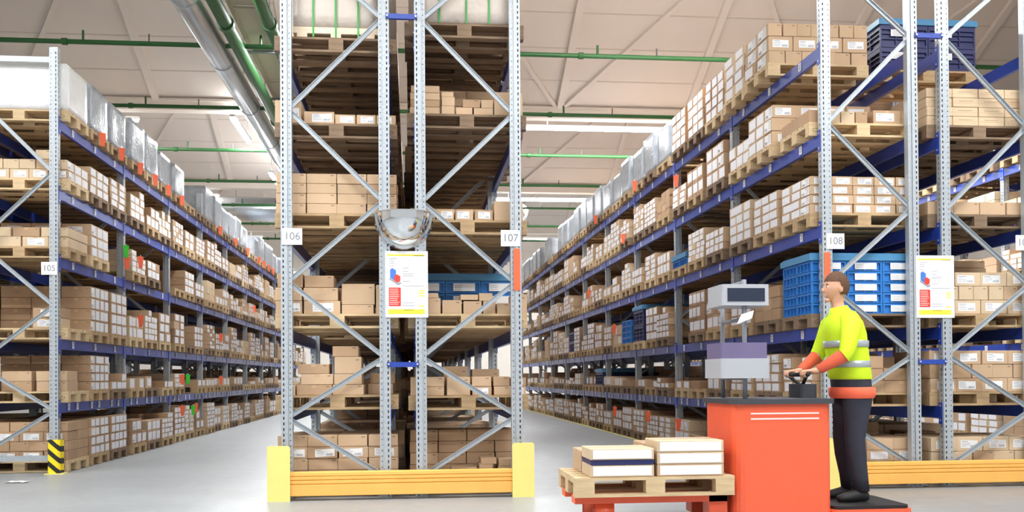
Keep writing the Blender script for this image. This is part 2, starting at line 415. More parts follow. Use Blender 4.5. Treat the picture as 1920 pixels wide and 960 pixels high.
# row spacers
for rk, x, y, in (('106 and 107', -.08, 9.55), ('108 and 109', 5.415, 9.62)):
    for z, w_ in ((1.305, 'lower'), (4.727, 'upper')):
        t = thing('row_spacer', '%s blue spacer bar bolted between the posts, %s' % (w_, {'106 and 107':'near the dome mirror column','108 and 109':'beside the board of the right block'}[rk]), 'spacer bar', (x, y-.012, z))
        g = MB(); g.box(-.155,.155,-.008,.008,-.02,.02,'beam_blue'); g.box(-.13,.13,-.008,.03,-.028,-.02,'beam_blue'); g.obj('bar', t)
        for s_ in (-1, 1):
            h = MB(); h.tube((s_*.139,-.018,0),(s_*.139,0,0),.010,'bolt',8); h.obj('bolt', t)

# ------------------------------------------------------------------ goods: every carton, pallet, crate and wrapped load is first listed
CART, PAL, WRAP, CRATE = [], [], [], []
shelf = ['floor level', 'lowest shelf', 'second shelf', 'third shelf', 'fourth shelf', 'top shelf']
def slot(R, b_, l, p, dx=0, dy=0):
    x0, side, yf = ROW[R][:3]
    cx = x0+.525+dx; cy = yf+b_*PITCH_Y+.09+.455+.9*p+dy
    z = 0 if l == 0 else LV[R][l-1]
    return cx, cy, z
def pallet(R, b_, l, p, dx=0, dy=0, kind=None, rz=0):
    cx, cy, z = slot(R, b_, l, p, dx, dy)
    if not kind and R in 'AB': kind = {5:'wood_worn',4:'wood_worn',3:'wood_mid',2:'wood_light',1:'wood_mid',0:'wood_mid'}[l] if b_ == 0 else rnd.choice(['wood_worn','wood_worn','wood_mid'])
    kind = kind or rnd.choice(['wood_light','wood_mid','wood_mid','wood_worn','wood_worn'])
    PAL.append(dict(p=(cx, cy, z+.006), rz=rz, k=kind, info=(R, l, b_*3+p+1)))
    return cx, cy, z+.150
def carton(x, y, z, w, d, h, m, lab, info, style=0, jit=1):
    rz = rnd.gauss(0, .008)*jit
    CART.append(dict(p=(x+rnd.gauss(0,.003)*jit, y+rnd.gauss(0,.004)*jit, z), s=(w-.006, d-.006, h-.003), rz=rz, m=m, lab=lab, info=info, style=style))
AF = {-1: 'L', 1: 'R'}
def load_grid(R, b_, l, p, layers, nj=2, m='carton_tan', lab='A', dx=0, dy=0, ragged=0, style=0, W=1.18, D=.78, pk=None, skip=None, prob=1.0, pal=True):
    """layers: list of (ni, h) or (ni, h, labels)"""
    side = ROW[R][1]; af = AF[side]
    if pal: cx, cy, z = pallet(R, b_, l, p, dx, dy, pk)
    else:
        cx, cy, z = slot(R, b_, l, p, dx, dy); z += .15
    num = b_*3+p+1; nl = len(layers)
    for k, ly in enumerate(layers):
        ni, h = ly[0], ly[1]; lb = ly[2] if len(ly) > 2 else lab
        w, d = W/ni, D/nj
        for i in range(ni):
            for j in range(nj):
                if 0 < i < ni-1 and 0 < j < nj-1 and k < nl-1: continue
                if skip and skip(i, j, k): continue
                if ragged and k == nl-1 and rnd.random() < ragged: continue
                L_ = ''
                if 'A' in lb and ((i == 0 and side < 0) or (i == ni-1 and side > 0)) and rnd.random() < prob: L_ += af
                if 'F' in lb and j == 0: L_ += 'F'
                ai = i+1 if side < 0 else ni-i
                carton(cx-W/2+w*(i+.5), cy-D/2+d*(j+.5), z, w, d, h, m if rnd.random() < .85 else rnd.choice(['carton_tan','carton_brown']), L_, (R, l, num, k+1, ai, j+1, ni, nj), style)
        z += h
def load_list(R, b_, l, p, items, m='carton_tan', depth=.38, dx=0, dy=0, pk=None, back=None, pal=True, y0=.0):
    """items in metres from the pallet's left edge: (u0, u1, z0, h[, label[, depth offset]])"""
    if pal: cx, cy, z = pallet(R, b_, l, p, dx, dy, pk)
    else:
        cx, cy, z = slot(R, b_, l, p, dx, dy); z += .15
    side = ROW[R][1]; num = b_*3+p+1
    zs = sorted(set(round(it[2], 2) for it in items))
    for n_, it in enumerate(items):
        u0, u1, zz, h = it[:4]; lb = it[4] if len(it) > 4 else ''
        off = it[5] if len(it) > 5 else 0
        layer = 1+sum(1 for q in items if q is not it and q[2] < zz-.01 and min(q[1],u1)-max(q[0],u0) > .4*(u1-u0))
        same = sorted([q for q in items if abs(q[2]-zz) < .035 or q is it], key=lambda q: q[0])
        ai = same.index(it)+1
        carton(cx-.6+(u0+u1)/2, cy-.4+.02+y0+off+depth/2, z+zz, u1-u0, depth, h, m if rnd.random() < .8 else 'carton_brown', lb, (R, l, num, layer, ai, n_, -1, -1), 0, .5)
def wrapped(R, b_, l, p, h, m='film_grey', straps=False, W=1.16, dx=0, dy=0, pk=None, extra=0):
    cx, cy, z = pallet(R, b_, l, p, dx, dy, pk)
    WRAP.append(dict(p=(cx, cy, z+extra), s=(W, .78, h), m=m, straps=straps, info=(R, l, b_*3+p+1), extra=extra))
def crates(R, b_, l, p, nx, ny, nz, h, m, lid=False, dx=0, dy=0, W=1.18, D=.78, pk=None):
    cx, cy, z = pallet(R, b_, l, p, dx, dy, pk); w, d = W/nx, D/ny; side = ROW[R][1]
    for k in range(nz):
        for i in range(nx):
            for j in range(ny):
                if 0 < i < nx-1 and 0 < j < ny-1: continue
                CRATE.append(dict(p=(cx-W/2+w*(i+.5), cy-D/2+d*(j+.5), z+h*k), s=(w-.006, d-.006, h-.002), m=m, info=(R, l, b_*3+p+1, k+1, (i+1 if side < 0 else nx-i), j+1), front=(j == 0)))
    if lid: CRATE.append(dict(p=(cx, cy, z+h*nz), s=(W+.04, D+.03, .08), m='lid', info=(R, l, b_*3+p+1, 0, 0, 0), front=True))
FRL = 'F'
done = set()
def near(R, b_, l, p): done.add((R, b_, l, p))
# --- rack 106
near('A',0,0,0); load_grid('A',0,0,0,[(4,.115,''),(4,.115,''),(4,.115,'F'),(4,.115,'')],3,'carton_tan',dy=.02)
near('A',0,1,0); load_list('A',0,1,0,[(.2,.55,0,.105),(.55,.86,0,.105),(.24,.56,.105,.105),(.56,.84,.105,.105),(.21,.52,.21,.10),(.57,.84,.21,.17),(.55,.81,.38,.105),(.10,.19,0,.10,'F'),(.88,1.14,0,.11,'',.35),(.9,1.16,.11,.11,'',.35)],'carton_tan',.36)
near('A',0,2,0); load_list('A',0,2,0,[(0,.26,0,.13,'F'),(.27,.63,0,.13,'F'),(0,.26,.13,.13),(.27,.61,.13,.13),(.02,.27,.26,.14),(.28,.57,.26,.12),(.64,.96,0,.09),(.64,.97,.09,.21),(.98,1.19,0,.29)],'carton_tan',.38)
near('A',0,3,0); load_grid('A',0,3,0,[(4,.10,''),(4,.10,''),(4,.10,''),(4,.10,'')],3,'carton_tan')
near('A',0,4,0); load_list('A',0,4,0,[(0,.26,0,.23,'F'),(.28,.58,0,.125,'F'),(.585,.79,0,.10,'F'),(.795,.99,0,.10,'F'),(.995,1.19,0,.10,'F')],'carton_tan',.38)
near('A',0,5,0); wrapped('A',0,5,0,1.05,'film_beige',True,.84,dx=.0,extra=.10)
# --- rack 107
near('B',0,0,0); load_grid('B',0,0,0,[(4,.12,''),(4,.12,''),(4,.12,''),(4,.12,'')],2,'carton_brown',skip=lambda i,j,k: j == 0, dy=.02)
load_list('B',0,0,0,[(.42,.68,0,.115),(.70,.84,0,.15),(.72,.88,.15,.06),(.89,1.04,0,.13,'F'),(.90,1.05,.13,.07),(1.06,1.2,0,.17)],'carton_brown',.30,pal=False)
near('B',0,1,0); load_list('B',0,1,0,[(.02,.13,0,.19),(.14,.36,0,.09),(.14,.36,.09,.10),(.38,.62,0,.19),(.64,.84,0,.09,'F'),(.63,.83,.09,.10),(.855,1.03,0,.09),(.85,1.02,.09,.10),(1.045,1.18,0,.09,'F'),(1.04,1.18,.09,.09,'F'),(.36,.62,0,.30,'',.4),(.66,.95,0,.27,'',.4)],'carton_tan',.36)
near('B',0,2,0); load_list('B',0,2,0,[(0,.19,0,.17),(.2,.33,0,.16),(.2,.31,.16,.05),(.34,.54,0,.14),(.55,.74,0,.13),(.52,.70,.14,.055),(.71,.85,.13,.08),(.75,.88,0,.13),(.89,1.03,0,.11),(1.04,1.2,0,.20)],'carton_tan',.34)
near('B',0,3,0); load_list('B',0,3,0,[(.02,.27,0,.12),(.285,.465,0,.11,'F'),(.475,.66,0,.11,'F'),(.67,.86,0,.11,'F'),(.87,1.17,0,.20),(.25,.5,0,.185,'F',.4),(.52,.8,0,.185,'F',.4)],'carton_tan',.36)
near('B',0,4,0); load_list('B',0,4,0,[(.03,.33,0,.072),(.04,.33,.072,.072),(.03,.33,.144,.072),(.04,.33,.216,.072),(.345,.48,0,.09),(.345,.48,.09,.09),(.345,.47,.18,.05),(.49,.66,0,.075),(.67,.87,0,.075),(.56,.74,.075,.085),(.745,.87,.075,.085),(.875,1.17,0,.24)],'carton_tan',.36)
near('B',0,5,0); wrapped('B',0,5,0,1.05,'film_beige',True,.95,dx=-.02,extra=.0)
near('B',0,2,1); crates('B',0,2,1,3,2,3,.14,'crate_blue',True)
near('B',0,3,1); load_list('B',0,3,1,[(.05,.4,0,.25),(.45,.8,0,.22)],'carton_brown')
near('A',0,1,1); load_list('A',0,1,1,[(.3,.8,0,.12),(.8,1.15,0,.16)],'carton_brown')
near('A',0,1,2); near('B',0,1,2); near('B',0,0,2); near('A',0,0,2); near('A',0,2,2)
near('B',0,1,1); load_list('B',0,1,1,[(.1,.5,0,.12),(.55,.95,0,.2)],'carton_brown')
# --- rack 108
near('C',0,5,0)
near('C',0,5,1); load_grid('C',0,5,1,[(6,.145,'A'),(4,.17,'AF'),(7,.15,'A')],2,'carton_tan',dx=-.10,dy=-.02,pk='wood_light')
near('C',0,5,2); load_grid('C',0,5,2,[(3,.14,'A'),(3,.14,'A'),(3,.14,'A'),(3,.12,'A')],2,'carton_light',dx=-.06,pk='wood_light')
near('C',0,4,0); load_list('C',0,4,0,[(.01,.20,0,.14),(.205,.36,0,.14),(.365,.52,0,.13),(.525,.66,0,.13),(.72,1.03,0,.15,'F')],'carton_light',.76,pk='wood_light')
near('C',0,4,1); load_grid('C',0,4,1,[(4,.15,'AF'),(4,.15,'A'),(4,.15,'AF')],3,'carton_tan',dx=-.05,dy=.03)
near('C',0,4,2); load_grid('C',0,4,2,[(3,.15,'A'),(3,.15,'A')],3,'carton_light')
near('C',0,3,0); load_grid('C',0,3,0,[(5,.098,'AF')]*4,3,'carton_tan',style=1)
near('C',0,3,1); load_grid('C',0,3,1,[(3,.105,'A')]*4,3,'carton_tan',style=1)
near('C',0,3,2); load_grid('C',0,3,2,[(3,.12,'A')]*4,3,'carton_light')
near('C',0,2,0); crates('C',0,2,0,3,2,5,.112,'crate_blue',True)
near('C',0,2,1); load_grid('C',0,2,1,[(3,.13,'')]*3,3,'carton_brown',ragged=.3)
near('C',0,2,2); load_grid('C',0,2,2,[(3,.12,'A')]*4,3,'carton_brown')
near('C',0,1,0); load_grid('C',0,1,0,[(3,.13,'A')]*3,3,'carton_brown',ragged=.4)
near('C',0,1,1); load_grid('C',0,1,1,[(3,.11,'A')]*4,3,'carton_brown')
near('C',0,1,2); load_grid('C',0,1,2,[(3,.10,'A')]*4,4,'carton_tan')
near('C',0,0,0); load_grid('C',0,0,0,[(4,.11,''),(4,.12,'F'),(4,.12,'')],3,'carton_tan',lab='A')
near('C',0,0,1); load_grid('C',0,0,1,[(3,.12,'A')]*4,3,'carton_brown')
near('C',1,5,0); load_grid('C',1,5,0,[(3,.14,'A')]*4,3,'carton_brown')
near('C',1,5,1); load_grid('C',1,5,1,[(3,.14,'AF')]*4,3,'carton_tan')
near('C',1,5,2); load_grid('C',1,5,2,[(3,.14,'A')]*4,3,'carton_brown')
# --- rack 109
near('D',0,5,0); near('D',0,5,1); near('D',0,5,2); crates('D',0,5,1,2,1,2,.265,'crate_navy',True,dy=.1)
near('D',0,4,0); load_grid('D',0,4,0,[(4,.10,'')]*4,3,'carton_light',style=1)
near('D',0,3,0); load_grid('D',0,3,0,[(4,.14,'')],2,'carton_tan')
near('D',0,3,1); load_grid('D',0,3,1,[(3,.13,'F')]*2,2,'carton_tan')
near('D',0,2,0); load_grid('D',0,2,0,[(4,.148,'F'),(7,.148,''),(4,.148,'F')],2,'carton_light')
near('D',0,1,0); load_grid('D',0,1,0,[(4,.148,'F'),(5,.148,''),(4,.148,'F')],2,'carton_tan')
near('D',0,0,0); load_grid('D',0,0,0,[(6,.10,''),(5,.10,''),(4,.15,'F')],2,'carton_light')
# --- rack 105
near('E',0,5,0); wrapped('E',0,5,0,.60,'film_white',False,1.17,pk='wood_light')
near('E',0,4,0); load_grid('E',0,4,0,[(5,.125,'AF'),(6,.125,'A'),(6,.12,'')],3,'carton_light',skip=lambda i,j,k: k == 2 and not (i == 4 and j == 0),pk='wood_light')
near('E',0,4,1); load_grid('E',0,4,1,[(3,.12,'A')]*3,3,'carton_tan',ragged=.3)
near('E',0,3,0); load_list('E',0,3,0,[(.0,.32,0,.13,'F'),(.33,.62,0,.13),(.63,.95,0,.13,'F'),(.95,1.19,0,.125),(.1,.5,.13,.12),(.52,.85,.13,.12),(.86,1.19,.13,.12)],'carton_light',.76)
near('E',0,3,1); load_grid('E',0,3,1,[(3,.14,'A'),(3,.14,'A'),(3,.16,'AF')],3,'carton_tan')
near('E',0,2,0); load_list('E',0,2,0,[(.76,1.12,0,.13,'F'),(.76,1.12,.13,.13,'F')],'carton_light',.3,pk='wood_light')
near('E',0,2,1); load_grid('E',0,2,1,[(3,.155,'A')]*4,4,'carton_brown')
near('E',0,2,2); load_grid('E',0,2,2,[(3,.155,'A')]*4,3,'carton_brown')
near('E',0,1,0); load_list('E',0,1,0,[(.38,.75,0,.13),(.38,.75,.13,.13),(.0,.2,0,.13,'F'),(.0,.2,.13,.13,'F'),(.8,1.18,0,.13),(.8,1.18,.13,.13)],'carton_tan',.4,pk='wood_light')
near('E',0,1,1); load_grid('E',0,1,1,[(3,.12,'A')]*4,4,'carton_brown')
near('E',0,1,2); load_grid('E',0,1,2,[(3,.12,'A')]*2,3,'carton_brown',ragged=.5)
near('E',0,0,0); load_grid('E',0,0,0,[(4,.125,'F'),(5,.12,''),(4,.125,'F'),(5,.12,'')],2,'carton_brown',pk='wood_light')
for p in (1, 2): near('E',0,0,p); load_grid('E',0,0,p,[(3,.125,'A')]*4,4,'carton_brown')
near('E',0,5,1); wrapped('E',0,5,1,.62); near('E',0,5,2); wrapped('E',0,5,2,.62)
# blue crates further down the right aisle
near('C',2,2,2); crates('C',2,2,2,2,1,2,.29,'crate_navy',True)
near('C',3,2,0); crates('C',3,2,0,3,2,4,.112,'crate_blue',False)
near('C',4,1,0); crates('C',4,1,0,2,1,1,.29,'crate_navy',True)
near('C',5,2,1); crates('C',5,2,1,2,1,2,.26,'crate_navy',False)
near('C',1,3,2); crates('C',1,3,2,3,2,1,.12,'crate_blue',True)
# --- everything else by kind of shelf
for R, (x0, side, yf, nb, hf, hi, nm) in ROW.items():
    lv = LV[R]
    for b_ in range(nb):
        for l in range(6):
            top = (lv[0]-BH if l == 0 else (lv[l]-BH if l < 5 else lv[4]+.95))
            base = (0 if l == 0 else lv[l-1])+.15
            clear = top-base-.07
            for p in range(3):
                if (R, b_, l, p) in done: continue
                if R in 'AB' and l == 1 and 0 < b_ < 3 and rnd.random() < .35: continue
                q = rnd.random()
                if l == 5:
                    if R in 'EF' or (R == 'C' and b_ > 1) or R == 'G':
                        if q < .93: wrapped(R, b_, l, p, rnd.choice([.6,.66,.7,.56]), dx=rnd.uniform(-.02,.02))
                        else: pallet(R, b_, l, p)
                        continue
                    if R in 'AB': 
                        if q < .8: wrapped(R, b_, l, p, .8, 'film_beige')
                        else: pallet(R, b_, l, p)
                        continue
                if q < .035 and l: pallet(R, b_, l, p); continue
                if q < .07 and l and R in 'CEDG': continue
                nj = rnd.choice([3,3,4,2]); ni = rnd.choice([2,3,3])
                h = rnd.choice([.085,.10,.12,.14,.17,.2])
                fill = {0:(.8,1),1:(.3,.75),2:(.55,1),3:(.5,.95),4:(.6,1),5:(.5,.75)}[l]
                if R == 'E' and l == 1: fill = (.25,.6)
                if R in 'AB' and l == 1 and b_ < 3: fill = (.2,.5)
                if R in 'ABFD' and b_ > 3: fill = (.8, 1)
                n = max(1, int(clear*rnd.uniform(*fill)/h))
                m = rnd.choice(['carton_tan','carton_brown','carton_brown','carton_kraft','carton_light'] if l < 3 else ['carton_tan','carton_light','carton_tan','carton_brown'])
                lab = 'A' if rnd.random() < .88 else ''
                load_grid(R, b_, l, p, [(ni, h)]*n, nj, m, lab, dx=(rnd.uniform(-.025,.025) if R not in 'AB' else rnd.choice([-.05,.0,.05])), dy=rnd.uniform(-.02,.02), ragged=rnd.choice([0,0,.25,.5]), prob=rnd.choice([1,1,.95,.7]), style=0)

# ------------------------------------------------------------------ which of them the view shows largest
V, P_, owner = [], [], []
def addbox(cx, cy, z, w, d, h, rz, own):
    c, n = math.cos(rz), math.sin(rz); k = len(V)
    for zz in (z, z+h):
        for a, b2 in ((-w/2,-d/2),(w/2,-d/2),(w/2,d/2),(-w/2,d/2)): V.append((cx+c*a-n*b2, cy+n*a+c*b2, zz))
    for f in ((0,3,2,1),(4,5,6,7),(0,1,5,4),(1,2,6,5),(2,3,7,6),(3,0,4,7)): P_.append(tuple(k+a for a in f)); owner.append(own)
allt = CART+PAL+WRAP+CRATE
for k, c in enumerate(allt):
    s = c.get('s', (1.2,.8,.144)); addbox(c['p'][0], c['p'][1], c['p'][2], s[0], s[1], s[2], c.get('rz', 0), k)
for R, (x0, side, yf, nb, hf, hi, nm) in ROW.items():
    for z in LV[R]:
        for xx in (x0, x0+1.0): addbox(xx+.025, yf+nb*1.4, z-BH, .05, nb*2.8, BH, 0, -1)
addbox(-.08, 9.4, .04, 2.3, .1, .24, 0, -1); addbox(2.74, 7.4, .1, .8, .8, .88, 0, -1); addbox(3.4, 7.4, .3, .4, .5, 1.5, 0, -1); addbox(1.8, 7.4, .3, 1.2, .8, .35, 0, -1)
tree = BVHTree.FromPolygons(V, P_)
for c in allt: c['n'] = 0
O = Vector((0,0,CH)); st = 3.0; py = 1.0
while py < 960:
    px = 1.0
    while px < 1920:
        r = tree.ray_cast(O, ray(px, py))
        if r[2] is not None and owner[r[2]] >= 0: allt[owner[r[2]]]['n'] += 1
        px += st
    py += st
def pick(lst, n):
    s = sorted([c for c in lst if c['n'] > 0], key=lambda c: -c['n'])[:n]
    for c in s: c['own'] = True
    return s
print('counts', len(CART), len(PAL), len(WRAP), len(CRATE), 'visible', [sum(1 for c in q if c['n']) for q in (CART, PAL, WRAP, CRATE)])
big_c, big_p = pick(CART, 297), pick(PAL, 297); pick(WRAP, 200); pick(CRATE, 200)
print('smallest carton', big_c[-1]['n'], 'pallet', big_p[-1]['n'])

RN = {R: ROW[R][6] for R in ROW}
WD = {'carton_tan':'tan','carton_brown':'brown','carton_light':'pale tan','carton_kraft':'dark brown'}
# pallets
def pallet_mb(k):
    g = MB()
    for y, w_ in ((-.328,.145),(-.165,.10),(0,.145),(.165,.10),(.328,.145)): g.box(-.6,.6,y-w_/2,y+w_/2,.122,.144,k)
    for x in (-.5275, 0, .5275): g.box(x-.0725,x+.0725,-.4,.4,.100,.122,k)
    for x in (-.5275, 0, .5275):
        for y, w_ in ((-.35,.10),(0,.145),(.35,.10)): g.box(x-.0725+.001,x+.0725-.001,y-w_/2,y+w_/2,.022,.100,k)
    for y, w_ in ((-.35,.10),(0,.145),(.35,.10)): g.box(-.6,.6,y-w_/2,y+w_/2,0,.022,k)
    return g
PMESH = {k: pallet_mb(k).mesh('wooden_pallet') for k in ('wood_light','wood_mid','wood_worn')}
PW = {'wood_light':'light new','wood_mid':'yellowish','wood_worn':'dark worn'}
stampg = MB()
for a in range(20):
    t0, t1 = 2*PI*a/20, 2*PI*(a+1)/20
    stampg.poly([(math.cos(t0)*.032,0,math.sin(t0)*.022),(math.cos(t1)*.032,0,math.sin(t1)*.022),(math.cos(t1)*.028,0,math.sin(t1)*.018),(math.cos(t0)*.028,0,math.sin(t0)*.018)], 'stamp')
STAMP = stampg.mesh('stamp')
rest = MB()
def bake(g, me, M):
    k = len(g.v)
    for v in me.vertices: g.v.append(tuple(M @ v.co))
    for p in me.polygons: g.f.append(tuple(k+a for a in p.vertices)); g.m.append(g.mi(me.materials[p.material_index].name))
seen_lab = set()
def uniq(s):
    assert s not in seen_lab or True
    seen_lab.add(s); return s
for c in PAL:
    R, l, num = c['info']
    if c.get('own'):
        o = link('wooden_pallet', PMESH[c['k']], None, c['p'], c['rz'])
        tag(o, uniq('%s wooden pallet, %s from front, %s, %s' % (PW[c['k']], nth(num), shelf[l], {'F':'rack behind 105','G':'far right rack'}.get(R, RN[R]))), 'pallet', 'wooden pallets in the racks')
        if num == 1 and c['n'] > 300:
            for xx in (.5275, ):
                s_ = link('stamp', STAMP, o, (xx if R not in 'C' else -.5275, -.4005, .062)); s_['label'] = 'dark oval branded stamp'
    else: bake(rest, PMESH[c['k']], Matrix.Translation(c['p']) @ Matrix.Rotation(c['rz'], 4, 'Z'))
tag(rest.obj('wooden_pallet'), 'remaining small wooden pallets far down the racks', 'pallets', None, 'stuff')

# cartons
def label_quad(g, s, face, eps, full=False, seed=0):
    w, d, h = s; r = random.Random(seed)
    if face == 'F':
        lw, lh = min(w*.66, .2), min(h*.66, .085)
        if w < .17: lw = w*.74
        cx = r.uniform(-.1, .1)*w; cz = h*.5
        P = lambda u, z: (cx+u, -d/2-eps, cz+z)
    else:
        sg = -1 if face == 'L' else 1
        lw, lh = min(d*.84, .26), min(h*.80, .13)
        cy = r.uniform(-.1, .1)*d; cz = h*.5
        P = lambda u, z: (sg*(w/2+eps), cy+u*(-sg if full else 1)*(1), cz+z)
    a = r.gauss(0, .02)
    def Q(u0, u1, z0, z1, m, lift=0):
        pts = [(u0,z0),(u1,z0),(u1,z1),(u0,z1)]
        if face == 'R': pts = pts if not full else [(u1,z0),(u0,z0),(u0,z1),(u1,z1)]
        elif face == 'L': pts = [(u1,z0),(u0,z0),(u0,z1),(u1,z1)]
        pts = [P(u, z+a*u) for u, z in pts]
        if lift:
            n = {'F':(0,-1,0),'L':(-1,0,0),'R':(1,0,0)}[face]; pts = [tuple(p[i]+n[i]*lift for i in range(3)) for p in pts]
        g.poly(pts, m)
    Q(-lw/2, lw/2, -lh/2, lh/2, 'paper_plain' if full else 'paper')
    if full:
        for k in range(4):
            z = lh*(.34-.2*k); ln = lw*r.uniform(.25,.5)
            Q(-lw*.44, -lw*.44+ln, z-lh*.03, z+lh*.03, 'print_light' if k else 'print', .0006)
        x = lw*.08
        while x < lw*.42:
            Q(x, x+.0022, -lh*.38, -lh*.12, 'print', .0006); x += r.choice([.004,.006,.005])
def carton_mesh(c):
    w, d, h = c['s']; bm = bmesh.new()
    bmesh.ops.create_cube(bm, size=1); bmesh.ops.scale(bm, vec=(w, d, h), verts=bm.verts); bmesh.ops.translate(bm, vec=(0,0,h/2), verts=bm.verts)
    bmesh.ops.bevel(bm, geom=list(bm.edges), offset=min(.004, h*.05), segments=1, affect='EDGES')
    me = bpy.data.meshes.new('cardboard_box'); bm.to_mesh(me); bm.free(); me.materials.append(MATS[c['m']])
    g = MB(); g.v = [tuple(v.co) for v in me.vertices]; g.f = [tuple(p.vertices) for p in me.polygons]; g.m = [0]*len(g.f); g.names = [c['m']]
    e = .0008; r = random.Random(int(c['p'][0]*1000)+int(c['p'][2]*777))
    side = 'L' if c['info'][0] in 'ACFG' else 'R'; sg = -1 if side == 'L' else 1
    if c['style'] == 1:      # tray lip
        z = h*.42
        g.box(-w/2-e, w/2+e, -d/2-e, -d/2, z, z+.003, 'tape'); g.box(-w*.28, w*.28, -d/2-e, -d/2, h*.62, h*.62+.003, 'seam')
        g.box(sg*(w/2)-(e if sg < 0 else 0), sg*(w/2)+(e if sg > 0 else 0), -d/2, d/2, z, z+.003, 'tape')
    else:
        if w > .3:           # tape over the front joint and on top
            g.box(-.022, .022, -d/2-e, -d/2, h*.72, h-.004, 'tape')
        g.box(-w/2+.004, w/2-.004, -.022, .022, h, h+e, 'tape')
        g.box(-w/2+.004, w/2-.004, -.0012, .0012, h+e, h+e+.0004, 'seam')
        if 'F' not in c['lab'] and h > .08:     # printed marks
            x = w*.5-.055
            for k in range(3): g.box(x+k*.011, x+k*.011+.008, -d/2-e, -d/2, h*.80, h*.80+.007, 'ink')
    return g.mesh('cardboard_box')
rest = MB()
def rel(c, face_col):
    R, l, num, k, ai, j, ni, nj = c['info']
    return
gname = 'cardboard boxes on the pallets'
for ci, c in enumerate(CART):
    R, l, num, k, ai, j, ni, nj = c['info']; w, d, h = c['s']
    if c.get('own'):
        o = link('cardboard_box', carton_mesh(c), None, c['p'], c['rz'])
        lab = (('labelled ' if c['lab'] else 'plain ')+WD[c['m']]+' box')
        sh = {0:'floor',1:'lowest shelf',2:'second shelf',3:'third shelf',4:'fourth shelf',5:'top shelf'}[l]
        k_ = nth(k)+' layer'; np_ = nth(num)+' pallet'; rn_ = {'F':'rack behind 105','G':'far right rack'}.get(R, RN[R])
        if nj < 0: s = '%s, %s, %s from left, %s, %s, %s' % (lab, k_, nth(ai), np_, sh, rn_)
        elif j == 1: s = '%s, %s, %s from aisle, %s, %s, %s' % (lab, k_, nth(ai), np_, sh, rn_)
        elif ai == 1: s = '%s, %s, %s along aisle, %s, %s, %s' % (lab, k_, nth(j), np_, sh, rn_)
        else: s = '%s, %s, inner row, %s, %s, %s' % (lab, k_, np_, sh, rn_)
        if s in seen_lab: s = s.replace(' box', ' box set back')
        if s in seen_lab: s = s.replace(' box set back', ' box set deeper')
        tag(o, uniq(s), 'box', gname)
        for f in c['lab']:
            g = MB(); label_quad(g, c['s'], f, .0012, True, ci); q = g.obj('paper_label', o); q['label'] = 'white printed shipping label'
    else:
        x, y, z = c['p']; rest.rbox(x, y, z, w, d, h, c['rz'], c['m'])
        for f in c['lab']:
            g = MB(); label_quad(g, c['s'], f, .0025, False, ci); k0 = len(rest.v); cr, sr = math.cos(c['rz']), math.sin(c['rz'])
            for v in g.v: rest.v.append((x+cr*v[0]-sr*v[1], y+sr*v[0]+cr*v[1], z+v[2]))
            for f_, m_ in zip(g.f, g.m): rest.f.append(tuple(a+k0 for a in f_)); rest.m.append(rest.mi(g.names[m_]))
            if k % 1 == 0: pass
tag(rest.obj('cardboard_box'), 'remaining small cardboard boxes stacked on pallets down the aisles', 'boxes', None, 'stuff')

# wrapped loads
def wrap_mesh(c, seed):
    w, d, h = c['s']; bm = bmesh.new(); r = random.Random(seed)
    bmesh.ops.create_cube(bm, size=1); bmesh.ops.scale(bm, vec=(w, d, h), verts=bm.verts); bmesh.ops.translate(bm, vec=(0,0,h/2), verts=bm.verts)
    bmesh.ops.bevel(bm, geom=list(bm.edges), offset=.010, segments=2, affect='EDGES')
    bmesh.ops.subdivide_edges(bm, edges=[e for e in bm.edges if e.calc_length() > .3], cuts=7, use_grid_fill=True)
    from mathutils import noise
    for v in bm.verts:
        n = noise.noise(Vector((v.co.x*4+seed, v.co.y*4, v.co.z*4)))*.005; s_ = 1+n*2*(v.co.z > .03)
        v.co.x *= s_; v.co.y *= s_
        if v.co.z > h*.9: v.co.z += n*.6
    me = bpy.data.meshes.new('wrapped_goods'); bm.to_mesh(me); bm.free(); me.materials.append(MATS[c['m']])
    for p in me.polygons: p.use_smooth = True
    return me
WM = {}
for ci, c in enumerate(WRAP):
    R, l, num = c['info']
    if not c.get('own'): continue
    key = (c['s'], c['m'], ci % 3)
    if key not in WM: WM[key] = wrap_mesh(c, ci)
    colr = {'film_grey':'grey','film_white':'white','film_beige':'beige'}[c['m']]
    o = link('wrapped_goods', WM[key], None, c['p'])
    tag(o, '%s film-wrapped load, %s pallet, top shelf, %s' % (colr, nth(num), {'F':'rack behind 105','G':'far right rack'}.get(R, RN[R])), 'wrapped load', 'film-wrapped loads on the top shelves')
    if c['extra']:
        g = MB(); w_ = c['s'][0]
        g.box(-w_/2, w_/2, -.4, .4, -.062, 0, 'wood_pale')
        for x in (-w_/2+.09, 0, w_/2-.09): g.box(x-.05, x+.05, -.4, .4, -.10, -.062, 'wood_pale')
        g.obj('timber_base', o)
    if c['straps']:
        w_, d_, h_ = c['s']
        for x in ((-.22, .0, .22) if c['info'][0] == 'A' else (-.25, .02, .25)):
            g = MB(); z0 = -c['extra']
            g.box(x-.009, x+.009, -d_/2-.014, -d_/2-.008, z0+.002, h_+.01, 'strap_green'); g.box(x-.009, x+.009, -d_/2-.014, d_/2+.01, h_+.008, h_+.014, 'strap_green'); g.obj('strap', o)
